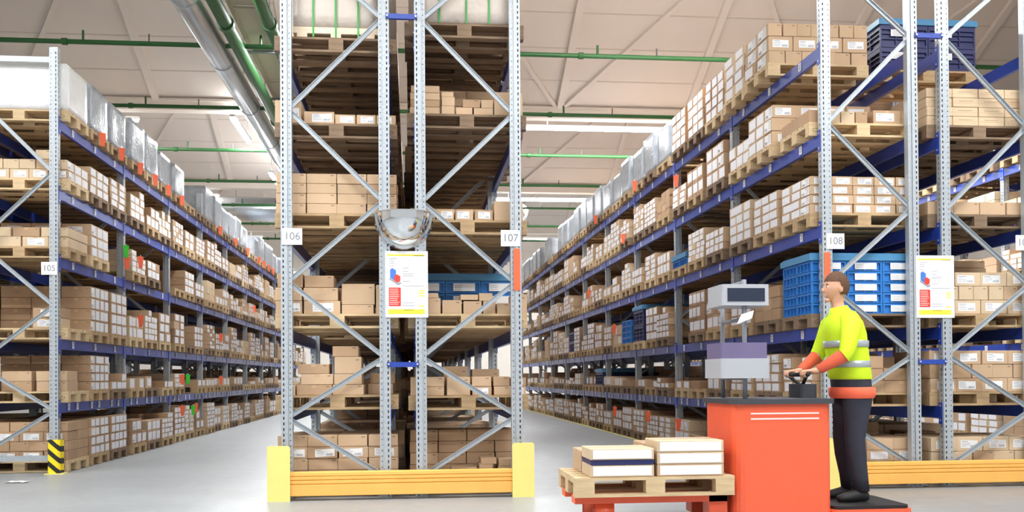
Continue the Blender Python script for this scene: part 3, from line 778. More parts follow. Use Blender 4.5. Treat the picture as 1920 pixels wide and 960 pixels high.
# crates
def crate_mesh(s, m):
    w, d, h = s; g = MB()
    if m == 'lid':
        g.box(-w/2, w/2, -d/2, d/2, 0, h*.8, 'crate_lid'); g.box(-w/2+.02, w/2-.02, -d/2+.02, d/2-.02, h*.8, h, 'crate_lid'); return g.mesh('crate_lid')
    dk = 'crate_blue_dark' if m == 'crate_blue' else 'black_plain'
    t = .022
    g.box(-w/2+t, w/2-t, -d/2+t, d/2-t, 0, h*.96, m)
    for z0, z1 in ((.003, h*.10), (h*.80, h-.002)): g.box(-w/2, w/2, -d/2, d/2, z0, z1, m)
    for x in (-w/2, w/2-.02): 
        for y in (-d/2, d/2-.02): g.box(x, x+.02, y, y+.02, 0, h, m)
    n = 4 if h < .2 else 3
    for k in range(1, n):
        x = -w/2+w*k/n; g.box(x-.006, x+.006, -d/2+.001, d/2-.001, h*.05, h*.9, m)
        y = -d/2+d*k/n; g.box(-w/2+.001, w/2-.001, y-.006, y+.006, h*.05, h*.9, m)
    if h > .2:
        for zz in (.36, .6):
            g.box(-w/2+.001, w/2-.001, -d/2+.001, d/2-.001, h*zz, h*(zz+.05), m)
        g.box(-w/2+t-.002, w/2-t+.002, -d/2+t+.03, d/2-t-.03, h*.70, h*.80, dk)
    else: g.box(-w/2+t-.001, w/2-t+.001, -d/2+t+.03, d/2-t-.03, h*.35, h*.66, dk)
    return g.mesh('folding_crate')
CMX = {}
for ci, c in enumerate(CRATE):
    if not c.get('own'): continue
    key = (c['s'], c['m'])
    if key not in CMX: CMX[key] = crate_mesh(*key)
    R, l, num, k, ai, j = c['info']
    sh = shelf[l]
    if c['m'] == 'lid':
        o = link('crate_lid', CMX[key], None, c['p']); tag(o, 'light blue lid covering the crates on the %s pallet, %s, %s' % (nth(num), sh, RN[R]), 'crate lid', 'blue lids on crate stacks'); continue
    o = link('folding_crate', CMX[key], None, c['p'])
    tag(o, '%s plastic crate, %s layer, %s from aisle%s, %s pallet, %s, %s' % ('blue' if c['m'] == 'crate_blue' else 'navy', nth(k), nth(ai), '' if j == 1 else ' behind', nth(num), sh, RN[R]), 'crate', 'plastic crates on pallets')
    if c['front'] and (num < 6):
        g = MB(); w_, d_, h_ = c['s']; z0, z1 = (h_*.2, h_*.82) if h_ < .2 else (h_*.5, h_*.8)
        g.box(-w_*.28, w_*.34 if h_ < .2 else w_*.0, -d_/2-.003, -d_/2-.0015, z0, z1, 'paper_plain')
        for q in range(3): g.box(-w_*.24, -w_*.24+w_*.2, -d_/2-.0036, -d_/2-.003, z0+(z1-z0)*(.2+.25*q), z0+(z1-z0)*(.26+.25*q), 'print_light')
        g.obj('paper_label', o)

# orange and green tags hanging from pallets / cartons on the aisle faces
def tag_mesh(m, side):
    g = MB(); x = side*.004
    a = [(0,-.06,0),(0,.06,0),(0,.032,-.19),(0,-.032,-.19)]
    g.hexa([(p[0]-abs(x)/2,p[1],p[2]) for p in a]+[(p[0]+abs(x)/2,p[1],p[2]) for p in a], m)
    g.box(-.004,.004,-.012,.012,0,.018,'bolt')
    return g.mesh('hanging_tag')
TM = {(m_, s_): tag_mesh(m_, s_) for m_ in ('tag_orange','tag_green') for s_ in (-1, 1)}
tags = [('E',b_,5,p,.10,'tag_orange') for b_, p in ((0,1),(0,2),(1,0),(1,1),(1,2),(2,0),(3,1),(4,0),(4,2),(5,1),(5,2),(6,0),(6,1),(7,2),(8,1))]
tags += [('E',0,3,2,.42,'tag_green'),('E',0,3,2,.25,'tag_orange'),('E',1,3,0,.35,'tag_orange'),('E',1,2,0,.45,'tag_orange'),('E',3,2,1,.45,'tag_orange'),('E',5,3,0,.4,'tag_orange'),
         ('E',2,1,0,.32,'tag_orange'),('E',2,1,0,.33,'tag_green'),('E',3,1,1,.3,'tag_orange'),('E',2,0,0,.62,'tag_orange'),('E',2,0,1,.60,'tag_green'),('E',2,0,1,.63,'tag_orange'),
         ('C',1,4,2,.55,'tag_orange'),('C',2,5,2,.12,'tag_orange'),('C',4,3,1,.4,'tag_orange'),('C',3,2,1,.5,'tag_orange'),('C',1,0,2,.45,'tag_orange'),('C',2,0,1,.5,'tag_orange'),('C',0,0,2,.4,'tag_orange'),('C',3,0,1,.5,'tag_orange'),('C',4,5,0,.12,'tag_orange'),('C',3,4,0,.2,'tag_orange')]
used = {}
for R, b_, l, p, dz, m_ in tags:
    cx, cy, z = slot(R, b_, l, p); s_ = ROW[R][1]; key = (R,b_,l,p); used[key] = used.get(key, 0)+1
    dyy = [-.12, .14, .05][used[key]-1]+ (.2 if m_ == 'tag_green' and l else 0)
    o = link('hanging_tag', TM[(m_, s_)], None, (cx+s_*(.665), cy+dyy, z+dz+.06), -.6*s_)
    tag(o, '%s card tag hanging at the %s pallet of the %s, %s' % ('orange' if m_ == 'tag_orange' else 'bright green', nth(b_*3+p+1), shelf[l], RN[R]), 'tag', 'card tags hanging on goods')

# ------------------------------------------------------------------ signs, boards, mirror, guards
def aisle_sign(x, y, z, s, lab):
    t = thing('aisle_sign', lab, 'sign', (x, y, z))
    g = MB(); g.box(-.095,.095,-.004,.004,-.08,.08,'sign_white'); g.obj('plate', t)
    text(s, .105, (0,-.006,0), t, 'sign_grey')
aisle_sign(-1.143, 9.5455, 2.549, '106', 'square white sign reading 106 on the far left post of the middle block')
aisle_sign(.984, 9.5455, 2.549, '107', 'square white sign reading 107 above an orange strip, right post of the middle block')
aisle_sign(4.375, 9.6155, 2.556, '108', 'square white sign reading 108 above the orange strip beside the blue crates')
aisle_sign(6.455, 9.6155, 2.556, '109', 'white sign cut by the picture edge reading 10, on the rightmost post')
aisle_sign(-4.515, 12.6755, 2.575, '105', 'square white sign reading 105 on the post with the striped protector')
for x, y, z0, z1, lab in ((1.047, 9.544, 2.03, 2.445, 'orange marker strip on the right post of the middle block'), (4.285, 9.614, 2.03, 2.44, 'orange marker strip on the post in front of the blue crates')):
    g = MB(); g.box(-.032,.032,-.003,.002,0,z1-z0,'marker_orange'); tag(g.obj('marker_strip', None, (x, y, z0)), lab, 'marker strip')
def board(x, y, z, lab):
    t = thing('information_board', lab, 'notice board', (x, y, z)); W, H = .415, .652
    g = MB(); g.box(-W/2, W/2, -.004, .004, 0, H, 'poster_white'); g.obj('panel', t)
    e0, e1 = -.0052, -.004
    def patch(nm, u0, u1, v0, v1, m, gg=None):
        gg = gg or MB(); gg.box(-W/2+u0*W, -W/2+u1*W, e0, e1, (1-v1)*H, (1-v0)*H, m); return gg
    patch('', .04, .92, .05, .075, 'poster_yellow').obj('yellow_band', t); patch('', .06, .92, .875, .95, 'poster_yellow').obj('yellow_band', t)
    for v in (.59, .625, .665, .82): patch('', .78, .92, v, v+.018, 'poster_yellow').obj('highlight', t)
    g = patch('', .08, .36, .55, .83, 'poster_red'); g.obj('red_panel', t)
    g = MB(); r = random.Random(3)
    for k in range(9): gg = patch('', .10, .10+r.uniform(.18,.24), .572+.028*k, .580+.028*k, 'stripe_white', g)
    g2 = MB(); g2.v = [(a, b_-.0006, c_) for a, b_, c_ in g.v]; g2.f = g.f; g2.m = g.m; g2.names = g.names; g2.obj('white_lines', t)
    g = MB()
    for v, u, wd in ((.11,.09,.18),(.145,.09,.12),(.18,.09,.13),(.22,.09,.12),(.25,.40,.15),(.30,.40,.14),(.34,.40,.26),(.37,.40,.25),(.45,.40,.18),(.52,.40,.5),(.775,.40,.28),(.815,.40,.3)):
        patch('', u, u+wd, v, v+.010, 'print_light', g)
    patch('', .66, .92, .066, .072, 'poster_red', g); patch('', .42, .66, .885, .892, 'rail_groove', g)
    g.obj('text_lines', t)['kind'] = 'stuff'
    g = MB()
    def P(u, v, d=0): return (-W/2+u*W, e0-d, (1-v)*H)
    g.poly([P(.09,.41),P(.30,.50),P(.37,.475),P(.16,.385)], 'light_grey'); g.poly([P(.09,.41),P(.09,.425),P(.30,.515),P(.30,.50)], 'mid_grey'); g.poly([P(.30,.50),P(.30,.515),P(.37,.49),P(.37,.475)], 'mid_grey')
    g.poly([P(.11,.40,.0005),P(.11,.28,.0005),P(.16,.255,.0005),P(.25,.29,.0005),P(.25,.42,.0005),P(.20,.44,.0005)], 'poster_blue')
    g.poly([P(.21,.45,.001),P(.21,.37,.001),P(.27,.35,.001),P(.35,.38,.001),P(.35,.45,.001),P(.28,.475,.001)], 'poster_red')
    g.obj('pallet_drawing', t)
board(-.041, 9.5455, 1.762, 'white information board with yellow bands below the dome mirror')
board(5.457, 9.6155, 1.762, 'white information board with yellow bands beside the shelf of labelled tan boxes')
# half dome mirror
t = thing('dome_mirror', 'half-dome chrome safety mirror hanging above the information board', 'mirror', (-.068, 9.545, 2.77))
def qdome(r, rz_, m, y0=0, n=32, k=14, r_in=0):
    g = MB(); g.smooth = True
    def S(a, b_): return (r*math.cos(a)*math.cos(b_) , y0-r*.95*math.sin(a)*math.cos(b_), -rz_*math.sin(b_))
    V_ = []
    for i in range(n+1):
        for j in range(k+1): V_.append(S(PI*i/n, PI/2*j/k))
    g.v = V_
    for i in range(n):
        for j in range(k):
            a = i*(k+1)+j; g.f.append((a, a+k+1, a+k+2, a+1)); g.m.append(g.mi(m))
    return g
g = qdome(.262, .312, 'mirror', -.04, 48, 24); g.obj('mirror_dome', t)
g = MB()
n = 32
for i in range(n):     # flared outer rim following the wall plane
    a0, a1 = PI*i/n, PI*(i+1)/n
    def R_(a, s, y): return (math.cos(a)*s, y, -math.sin(a)*s*1.17)
    g.poly([R_(a0,.294,-.004),R_(a1,.294,-.004),R_(a1,.280,-.05),R_(a0,.280,-.05)], 'chrome')
    g.poly([R_(a0,.280,-.05),R_(a1,.280,-.05),R_(a1,.262,-.040),R_(a0,.262,-.040)], 'chrome')
g.smooth = True; g.obj('rim', t)
g = MB()
for i in range(n):
    a0, a1 = PI*i/n, PI*(i+1)/n
    q = lambda a, s: (math.cos(a)*s, -math.sin(a)*s*.95-.035, 0)
    g.hexa([(*q(a0,.262)[:2],0),(*q(a1,.262)[:2],0),(*q(a1,.276)[:2],0),(*q(a0,.276)[:2],0),(*q(a0,.262)[:2],.008),(*q(a1,.262)[:2],.008),(*q(a1,.276)[:2],.008),(*q(a0,.276)[:2],.008)],'chrome')
g.box(-.296,.296,-.04,.0,-.002,.010,'chrome'); g.obj('top_edge', t)
g = MB(); g.box(-.20,.20,-.002,.004,-.20,.008,'light_grey'); g.obj('back_plate', t)
# end guards
def guard(x0, x1, yf, lab, x1c=True):
    t = thing('end_guard', lab, 'rack guard', (x0, yf, 0)); W = x1-x0
    def corner(xa, mir):
        bm = bmesh.new(); g = MB(); w_, d_, H, r, th = .215, .20, .53, .03, .008
        # L-shaped plate: front face with rounded top corner towards the middle, side leg going back
        xs = [0, w_]; pts = [(0,0),(w_,0),(w_,H-r)]+[(w_-r+r*math.cos(a), H-r+r*math.sin(a)) for a in (PI/8,PI/4,3*PI/8)]+[(w_-r,H),(.015,H),(0,H-.015)]
        f = (lambda x: w_-x) if mir else (lambda x: x)
        fr = [(f(x), 0, z) for x, z in pts]; bk = [(f(x), th, z) for x, z in pts]
        if mir: fr.reverse(); bk.reverse()
        g.poly(fr, 'guard_yellow'); g.poly(list(reversed(bk)), 'guard_yellow')
        for k in range(len(fr)):
            k2 = (k+1) % len(fr); g.poly([fr[k], bk[k], bk[k2], fr[k2]], 'guard_yellow')
        xa_, xb_ = (f(0), f(th)) if not mir else (f(th), f(0))
        g.box(min(xa_, xb_), max(xa_, xb_), th, d_, 0, H-.01, 'guard_yellow')
        for z in (.1, .27, .44): g.tube((min(xa_,xb_)-(.004 if not mir else -th), .1, z), (min(xa_,xb_)+(.0 if not mir else th+.004), .1, z), .012, 'rail_groove', 8)
        g.obj('corner_plate', t, (xa, 0, 0))
    corner(0, False); corner(W-.215, True)
    g = MB(); a, b_ = .19, W-.19
    prof = [(.035,.045),(.020,.05),(.020,.150),(.032,.158),(.020,.166),(.020,.190),(.032,.197),(.020,.204),(.020,.228),(.030,.234),(.020,.240),(.022,.268),(.035,.276),(.09,.276),(.09,.045)]
    for k in range(len(prof)-1):
        (y0, z0), (y1, z1) = prof[k], prof[k+1]
        g.poly([(a,y0,z0),(b_,y0,z0),(b_,y1,z1),(a,y1,z1)], 'rail_yellow')
    g.poly([(a,.035,.045),(a,.09,.045),(b_,.09,.045),(b_,.035,.045)], 'rail_yellow')
    g.obj('rail', t)
guard(-1.369, 1.189, 9.40, 'yellow end guard with full-width rail at the foot of the middle rack block')
guard(4.20, 6.75, 9.47, 'yellow end guard partly behind the red truck, in front of rack 108')
# post protector
t = thing('post_protector', 'yellow and black striped protector around the post of rack 105', 'post protector', (-4.435, 12.62, 0))
g = MB(); H = .43
ring = [(-.07,-.02),(.045,-.02),(.07,.0),(.075,.12),(.063,.12),(.058,.008),(.04,-.008),(-.07,-.008)]
k0 = len(ring)
for k in range(k0):
    a, b_ = ring[k], ring[(k+1) % k0]; g.poly([(a[0],a[1],0),(b_[0],b_[1],0),(b_[0],b_[1],H),(a[0],a[1],H)], 'hazard')
g.poly([(x,y,H) for x,y in ring], 'hazard'); g.obj('angle_shield', t)
g = MB(); g.box(-.10,.13,-.07,.13,0,.010,'guard_yellow'); g.obj('foot_plate', t)
for x, y in ((-.06,-.045),(.10,.08)):
    h = MB(); h.tube((x,y,.010),(x,y,.022),.010,'bolt',6); h.obj('bolt', t)
# scrap of paper
g = MB()
for k in range(6):
    x0, x1 = -.12+.04*k, -.08+.04*k; z0, z1 = .004+.012*abs(math.sin(k*1.3)), .004+.012*abs(math.sin((k+1)*1.3))
    g.poly([(x0,-.05,z0),(x1,-.055,z1),(x1,.05,z1+.004),(x0,.045,z0+.004)], 'paper_plain')
tag(g.obj('paper_scrap', None, (-4.5, 11.64, .0)), 'crumpled white scrap of paper lying on the floor', 'paper scrap')
# ------------------------------------------------------------------ order picker truck, at rest
def rounded(g, x0, x1, y0, y1, z0, z1, r, m, n=5):
    ring = []
    for cx, cy, a0 in ((x1-r,y1-r,0),(x0+r,y1-r,PI/2),(x0+r,y0+r,PI),(x1-r,y0+r,1.5*PI)):
        for k in range(n+1): a = a0+PI/2*k/n; ring.append((cx+r*math.cos(a), cy+r*math.sin(a)))
    N = len(ring)
    for k in range(N):
        a, b_ = ring[k], ring[(k+1) % N]; g.poly([(a[0],a[1],z0),(b_[0],b_[1],z0),(b_[0],b_[1],z1),(a[0],a[1],z1)], m)
    g.poly([(x,y,z1) for x,y in ring], m); g.poly([(x,y,z0) for x,y in reversed(ring)], m)
t = thing('order_picker_truck', 'red order picker truck with forks, driver platform and grey equipment frame', 'forklift truck', (2.75, 7.4, 0))
def P_obj(g, nm, par=t):
    g.v = [(x-2.75, y-7.4, z) for x, y, z in g.v]; return g.obj(nm, par)
g = MB(); rounded(g, 2.40, 3.17, 7.02, 7.80, .07, .955, .11, 'truck_red'); body = P_obj(g, 'body')
g = MB(); rounded(g, 2.37, 3.20, 6.99, 7.83, .955, .992, .12, 'dark_grey'); P_obj(g, 'top_cover')
for z in (.885, .845):
    g = MB(); g.box(2.52, 3.05, 7.0175, 7.021, z-.006, z+.006, 'stripe_white'); g.v = [(x-2.75,y-7.4,z_) for x,y,z_ in g.v]; g.obj('stripe', body)
g = MB(); g.box(2.36, 3.14, 7.05, 7.77, .03, .07, 'black_rubber'); P_obj(g, 'skirt')
for y in (7.10, 7.56):
    g = MB(); g.box(1.20, 2.36, y, y+.16, .225, .283, 'truck_red'); g.box(2.22, 2.36, y, y+.16, .08, .283, 'truck_red'); P_obj(g, 'fork')
    g = MB(); g.smooth = True; g.tube((1.40, y+.04, .043), (1.40, y+.12, .043), .043, 'black_rubber', 16); g.box(1.36, 1.50, y+.02, y+.035, .05, .23, 'truck_red'); g.box(1.36,1.50,y+.125,y+.14,.05,.23,'truck_red'); P_obj(g, 'load_wheel')
for y in (7.12, 7.60):
    g = MB(); g.smooth = True; g.tube((2.62, y, .075), (2.62, y+.08, .075), .075, 'black_rubber', 20); P_obj(g, 'wheel')
g = MB(); g.smooth = True; g.tube((2.95, 7.36, .09), (2.95, 7.46, .09), .09, 'black_rubber', 20); P_obj(g, 'drive_wheel')
g = MB(); rounded(g, 3.165, 3.82, 7.06, 7.76, .07, .145, .07, 'truck_red'); P_obj(g, 'platform')
g = MB(); rounded(g, 3.19, 3.80, 7.08, 7.74, .145, .17, .06, 'black_rubber'); P_obj(g, 'platform_mat')
g = MB(); rounded(g, 3.02, 3.16, 7.28, 7.56, .992, 1.10, .04, 'dark_grey'); P_obj(g, 'control_head')
g = MB(); g.smooth = True
for y in (7.22, 7.58+.04): g.tube((3.085, 7.42, 1.08), (3.045, y, 1.175), .014, 'black_rubber', 8)
g.tube((3.045, 7.20, 1.175), (3.045, 7.64, 1.175), .017, 'black_rubber', 12); P_obj(g, 'handle')
g = MB(); g.smooth = True
for y in (7.14, 7.66): g.tube((2.52, y, .99), (2.52, y, 1.90), .018, 'mid_grey', 12)
for z in (1.15, 1.60, 1.88): g.tube((2.52, 7.14, z), (2.52, 7.66, z), .014, 'mid_grey', 10)
P_obj(g, 'equipment_frame')
g = MB(); rounded(g, 2.33, 2.70, 7.08, 7.46, 1.70, 1.86, .03, 'light_grey'); scr = P_obj(g, 'terminal')
g = MB(); g.box(2.37, 2.66, 7.076, 7.081, 1.73, 1.83, 'screen'); g.v = [(x-2.75,y-7.4,z) for x,y,z in g.v]; g.obj('screen', scr)
g = MB(); rounded(g, 2.32, 2.70, 7.08, 7.52, 1.15, 1.30, .03, 'light_grey'); P_obj(g, 'tool_box')
g = MB(); rounded(g, 2.33, 2.69, 7.10, 7.50, 1.30, 1.42, .03, 'printer_purple'); P_obj(g, 'label_printer')
g = MB(); g.hexa([(2.42,7.02,1.555),(2.54,7.04,1.60),(2.545,7.043,1.60),(2.425,7.023,1.555),(2.47,7.06,1.63),(2.57,7.08,1.66),(2.575,7.083,1.66),(2.475,7.063,1.63)], 'paper_plain')
g.v = [(x-2.49, y-7.05, z-1.6) for x, y, z in g.v]; tag(g.obj('paper_sheet', None, (2.49, 7.05, 1.6)), 'white paper sheet sticking out of the equipment frame on the red truck', 'paper sheet')
# its pallet and load
tag(link('wooden_pallet', PMESH['wood_light'], None, (1.785, 7.40, .284)), 'light wooden pallet carried on the forks of the red truck', 'pallet')
def lbox(x0, x1, y0, y1, z0, z1, m, lab, lbl=True):
    c = dict(p=((x0+x1)/2, (y0+y1)/2, z0), s=(x1-x0-.004, y1-y0-.004, z1-z0-.002), m=m, lab='', style=0, info=('C',)); o = link('cardboard_box', carton_mesh(c), None, c['p']); tag(o, lab, 'box')
    if lbl:
        w_, d_, h_ = c['s']; g = MB(); g.box(-w_*.46, w_*.46, -d_/2-.003, -d_/2-.001, h_*.12, h_*.9, 'paper_plain'); g.obj('paper_label', o)
    return o
z = .430
lbox(1.30, 1.78, 7.01, 7.38, z, z+.09, 'carton_light', 'white-labelled box at the bottom of the low front stack on the truck pallet')
g = MB(); g.box(-.235,.235,-.185,.185,0,.035,'crate_navy'); g.box(-.24,.24,-.19,.19,.028,.035,'crate_navy'); tag(g.obj('tray_insert', None, (1.54, 7.195, z+.089)), 'flat navy tray between two white-labelled boxes on the truck pallet', 'tray')
lbox(1.30, 1.78, 7.01, 7.38, z+.125, z+.21, 'carton_light', 'white-labelled box on top of the flat navy tray on the truck pallet')
for k, nm in enumerate(('bottom', 'middle', 'top')):
    lbox(1.80, 2.31, 7.01, 7.39, z+.088*k, z+.088*(k+1), 'carton_light' if k else 'carton_tan', '%s box of the taller front stack on the truck pallet, beside the red body' % nm)
lbox(1.30, 1.78, 7.42, 7.79, z, z+.17, 'carton_tan', 'tan box standing behind the low front stack on the truck pallet', False)
lbox(1.80, 2.31, 7.42, 7.79, z, z+.22, 'carton_tan', 'tan box standing behind the taller front stack on the truck pallet', False)

# ------------------------------------------------------------------ the driver
PX, PY, PZ = 3.50, 7.42, .17
def W_(p): return (p[0], p[1], p[2])
def skin_mesh(verts, edges, rad, name, sub=2, m='skin_tone'):
    me = bpy.data.meshes.new(name); me.from_pydata(verts, edges, []); o = bpy.data.objects.new(name, me); C.objects.link(o)
    md = o.modifiers.new('s', 'SKIN'); md.use_smooth_shade = True
    sv = me.skin_vertices[0].data
    for k, r in enumerate(rad): sv[k].radius = r if isinstance(r, tuple) else (r, r)
    sv[0].use_root = True
    sd = o.modifiers.new('d', 'SUBSURF'); sd.levels = sub; sd.render_levels = sub
    dg = bpy.context.evaluated_depsgraph_get(); out = bpy.data.meshes.new_from_object(o.evaluated_get(dg))
    bpy.data.objects.remove(o); return out
vs, es, rs = [], [], []
def vert(p, r, par=None):
    vs.append(p); rs.append(r); k = len(vs)-1
    if par is not None: es.append((par, k))
    return k
pel = vert((0,0,.93), .13); wa = vert((-.02,0,1.07), .12, pel); ch = vert((-.05,0,1.27), .14, wa); up = vert((-.08,0,1.43), .10, ch)
nk = vert((-.10,0,1.52), .052, up); nk2 = vert((-.115,0,1.58), .050, nk)
h1 = vert((-.125,0,1.65), .072, nk2); h2 = vert((-.122,0,1.71), .082, h1); h3 = vert((-.118,0,1.765), .062, h2)
for s in (-1, 1):
    hp = vert((.0,s*.09,.88), .095, pel); kn = vert((-.03,s*.11,.50), .062, hp); an = vert((.02,s*.11,.10), .040, kn); he = vert((.03,s*.11,.045), .038, an); to = vert((-.13,s*.12,.030), .030, he)
    sh = vert((-.08,s*.17,1.42), .068, up); el = vert((-.16,s*.25,1.17), .044, sh); wr = vert((-.36,s*.17,1.03), .028, el)
    pm = vert((-.40,s*.165,1.03), .024, wr)
    for q, yo in enumerate((-.033, -.011, .011, .033)):
        ln = (.90, 1.0, .95, .8)[q]
        a = vert((-.435, s*.165+yo*s, 1.034), .010, pm); b1 = vert((-.435-.038*ln, s*.165+yo*s, 1.031), .0095, a); c1 = vert((-.435-.052*ln, s*.165+yo*s, 1.003), .009, b1); d1 = vert((-.435-.028*ln, s*.165+yo*s, .982), .008, c1)
    a = vert((-.405, s*.165-.035*s, 1.012), .012, pm); b1 = vert((-.435, s*.165-.045*s, .992), .011, a); c1 = vert((-.462, s*.165-.040*s, .985), .009, b1)
me = skin_mesh(vs, es, rs, 'person')
bm = bmesh.new(); bm.from_mesh(me)
def ell(c, r, seg=16, rng=10, rot=None):
    n0 = len(bm.verts); res = bmesh.ops.create_uvsphere(bm, u_segments=seg, v_segments=rng, radius=1)
    for v in res['verts']:
        v.co = Vector((v.co.x*r[0], v.co.y*r[1], v.co.z*r[2]))+Vector(c)
    return res['verts']
hc = Vector((-.125, 0, 1.695))
vv = ell(hc, (.098, .076, .118), 24, 18)
for v in vv:        # face shape: narrower jaw, brow, flatter face, nose, chin
    d = v.co-hc
    if d.z < -.02: k = min(1, (-d.z-.02)/.1); v.co.y = d.y*(1-.28*k); v.co.x = hc.x+d.x*(1-.05*k)-.006*k
    d = v.co-hc
    if d.x < -.06 and abs(d.y) < .018 and -.045 < d.z < .012: v.co.x -= .020*(1-abs(d.y)/.018)*(1-abs(d.z+.022)/.05)
    if d.x < -.06 and abs(d.y) > .016 and abs(d.y) < .045 and 0 < d.z < .022: v.co.x += .007
ell((hc.x-.103,0,hc.z-.020),(.016,.012,.018),10,8)           # nose tip
ell((hc.x-.088,0,hc.z-.058),(.012,.024,.006),10,8)           # lips
ell((hc.x-.086,0,hc.z-.068),(.011,.020,.006),10,8)
ell((hc.x-.070,0,hc.z-.098),(.022,.022,.018),10,8)           # chin
for s in (-1, 1): ell((hc.x+.008, s*.077, hc.z-.012), (.018,.008,.030), 10, 8)
for v in bm.verts: v.normal_update()
bm.to_mesh(me); bm.free(); me.materials.clear(); me.materials.append(MATS['skin_tone'])
for p in me.polygons: p.use_smooth = True; p.material_index = 0
person = link('person', me, None, (PX, PY, PZ))
tag(person, 'person in yellow hi-vis jacket and dark trousers standing on the red truck platform', 'person')
def child(g, nm): g.smooth = True; return g.obj(nm, person)
def ell_mb(g, c, r, m, keep=None, n=16, k=12):
    idx = {}
    for i in range(n):
        for j in range(k):
            q = []
            for a, b_ in ((i,j),(i+1,j),(i+1,j+1),(i,j+1)):
                th = 2*PI*a/n; ph = -PI/2+PI*b_/k; q.append((c[0]+r[0]*math.cos(th)*math.cos(ph), c[1]+r[1]*math.sin(th)*math.cos(ph), c[2]+r[2]*math.sin(ph)))
            mid = [sum(p[a] for p in q)/4 for a in range(3)]
            if keep is None or keep(mid): g.poly(q, m)
g = MB()
for s in (-1, 1): ell_mb(g, (hc.x-.080, s*.030, hc.z+.006), (.011,.013,.009), 'eye_white', n=10, k=8); ell_mb(g, (hc.x-.089, s*.030, hc.z+.006), (.004,.006,.006), 'black_plain', n=8, k=6)
child(g, 'eyes')
g = MB(); ell_mb(g, (hc.x+.006, 0, hc.z+.014), (.104,.084,.120), 'hair_brown', lambda p: p[2]-hc.z > .055 or (p[0]-hc.x > .012 and p[2]-hc.z > -.05), 28, 20)
child(g, 'hair')
for s in (-1, 1): g = MB(); ell_mb(g, (hc.x-.086, s*.030, hc.z+.026), (.008,.016,.003), 'hair_brown', n=10, k=6); child(g, 'eyebrow')
def loft(g, rings, m, n=24, cap=False):
    """rings: (centre, radius along Y-ish side, radius along X/forward, axis direction)"""
    L_ = []
    for c, ry, rx, ax in rings:
        ax = Vector(ax).normalized(); side = Vector((0,1,0)); side = (side-ax*side.dot(ax)).normalized(); fw = ax.cross(side)
        L_.append([Vector(c)+side*(ry*math.cos(2*PI*k/n))+fw*(rx*math.sin(2*PI*k/n)) for k in range(n)])
    k0 = len(g.v); mi = g.mi(m)
    for R_ in L_: g.v += [tuple(p) for p in R_]
    for i in range(len(L_)-1):
        for k in range(n): k2 = (k+1) % n; g.f.append((k0+i*n+k, k0+i*n+k2, k0+(i+1)*n+k2, k0+(i+1)*n+k)); g.m.append(mi)
    if cap: g.f.append(tuple(k0+k for k in reversed(range(n)))); g.m.append(mi); g.f.append(tuple(k0+(len(L_)-1)*n+k for k in range(n))); g.m.append(mi)
Z = (0,0,1)
g = MB(); loft(g, [((-.01,0,.965),.195,.150,Z),((-.02,0,.99),.205,.160,Z),((-.025,0,1.10),.198,.152,Z),((-.045,0,1.22),.208,.156,Z),((-.06,0,1.33),.222,.156,Z),((-.075,0,1.41),.222,.140,(-.1,0,1)),((-.085,0,1.465),.180,.110,(-.15,0,1)),((-.095,0,1.505),.105,.082,(-.2,0,1)),((-.105,0,1.545),.066,.066,(-.2,0,1)),((-.104,0,1.54),.060,.060,(-.2,0,1))], 'hivis')
jacket = child(g, 'hivis_jacket')
for zc, ry, rx, cx in ((1.245,.217,.164,-.048),(1.085,.205,.159,-.026)):
    g = MB(); loft(g, [((cx,0,zc-.026),ry-.003,rx-.003,Z),((cx,0,zc-.024),ry,rx,Z),((cx,0,zc+.024),ry+.001,rx+.001,Z),((cx,0,zc+.026),ry-.003,rx-.003,Z)], 'reflective'); g.smooth = True; g.obj('reflective_band', jacket)
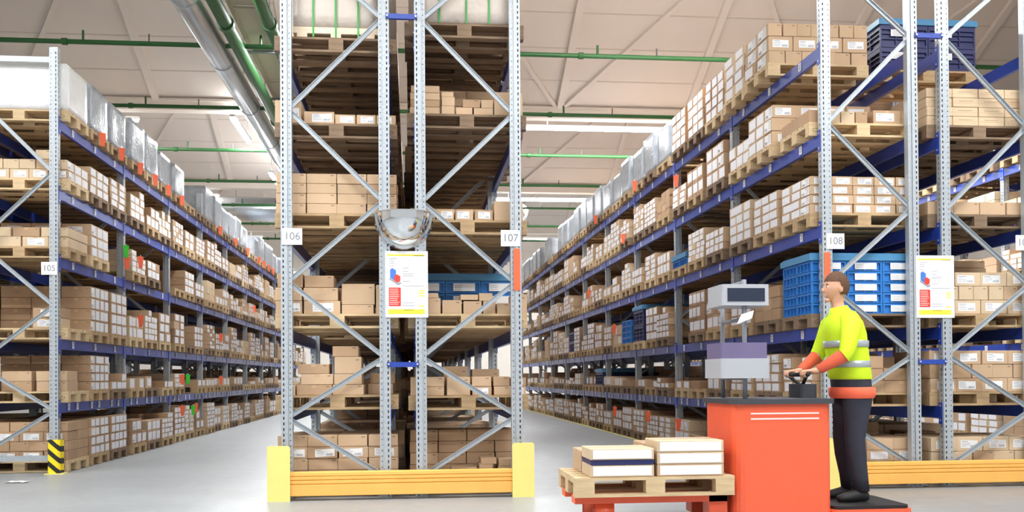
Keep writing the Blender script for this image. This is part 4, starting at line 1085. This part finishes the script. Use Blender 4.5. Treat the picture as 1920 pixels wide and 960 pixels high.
for s in (-1, 1):
    g = MB(); loft(g, [((-.075,s*.13,1.435),.075,.085,(-.1,s*1,-.2)),((-.085,s*.19,1.405),.078,.086,(-.2,s*.6,-1)),((-.125,s*.232,1.28),.066,.070,(-.25,s*.3,-1)),((-.155,s*.258,1.19),.060,.064,(-.5,0,-1)),((-.185,s*.258,1.145),.056,.060,(-1,-s*.3,-.8))], 'hivis'); child(g, 'sleeve')
    g = MB(); loft(g, [((-.175,s*.258,1.155),.053,.056,(-1,-s*.3,-.8)),((-.25,s*.222,1.108),.046,.048,(-1,-s*.4,-.7)),((-.345,s*.178,1.043),.037,.037,(-1,-s*.4,-.7)),((-.350,s*.176,1.040),.031,.031,(-1,-s*.4,-.7))], 'sleeve_orange'); child(g, 'cuff_sleeve')
g = MB(); loft(g, [((-.0,0,.815),.200,.158,Z),((0,0,.84),.212,.172,Z),((-.003,0,.895),.212,.172,Z),((-.005,0,.905),.19,.145,Z)], 'sleeve_orange'); child(g, 'jacket_hem')
g = MB(); loft(g, [((-.005,0,.89),.194,.147,Z),((-.012,0,.97),.192,.147,Z)], 'trousers_dark'); child(g, 'waistband')
for s in (-1, 1):
    g = MB(); loft(g, [((.0,s*.085,.90),.105,.135,Z),((.0,s*.092,.80),.100,.118,Z),((-.015,s*.10,.65),.085,.096,Z),((-.03,s*.108,.50),.070,.080,Z),((-.02,s*.11,.36),.066,.074,Z),((.005,s*.11,.20),.058,.064,Z),((.018,s*.11,.085),.056,.062,Z),((.018,s*.11,.086),.046,.05,Z)], 'trousers_dark'); child(g, 'trouser_leg')
    g = MB(); loft(g, [((.065,s*.112,.045),.036,.034,(-1,0,0)),((.05,s*.112,.052),.042,.045,(-1,0,0)),((-.0,s*.112,.060),.045,.055,(-1,0,0)),((-.06,s*.114,.048),.048,.044,(-1,0,0)),((-.13,s*.117,.038),.050,.034,(-1,0,0)),((-.175,s*.118,.032),.036,.026,(-1,0,0)),((-.188,s*.118,.03),.012,.012,(-1,0,0))], 'black_rubber', 16, True); child(g, 'shoe')

scene.view_settings.view_transform = 'Standard'; scene.view_settings.look = 'None'; scene.view_settings.gamma = 1
scene.view_settings.exposure = 0.46
scene.view_settings.use_curve_mapping = False
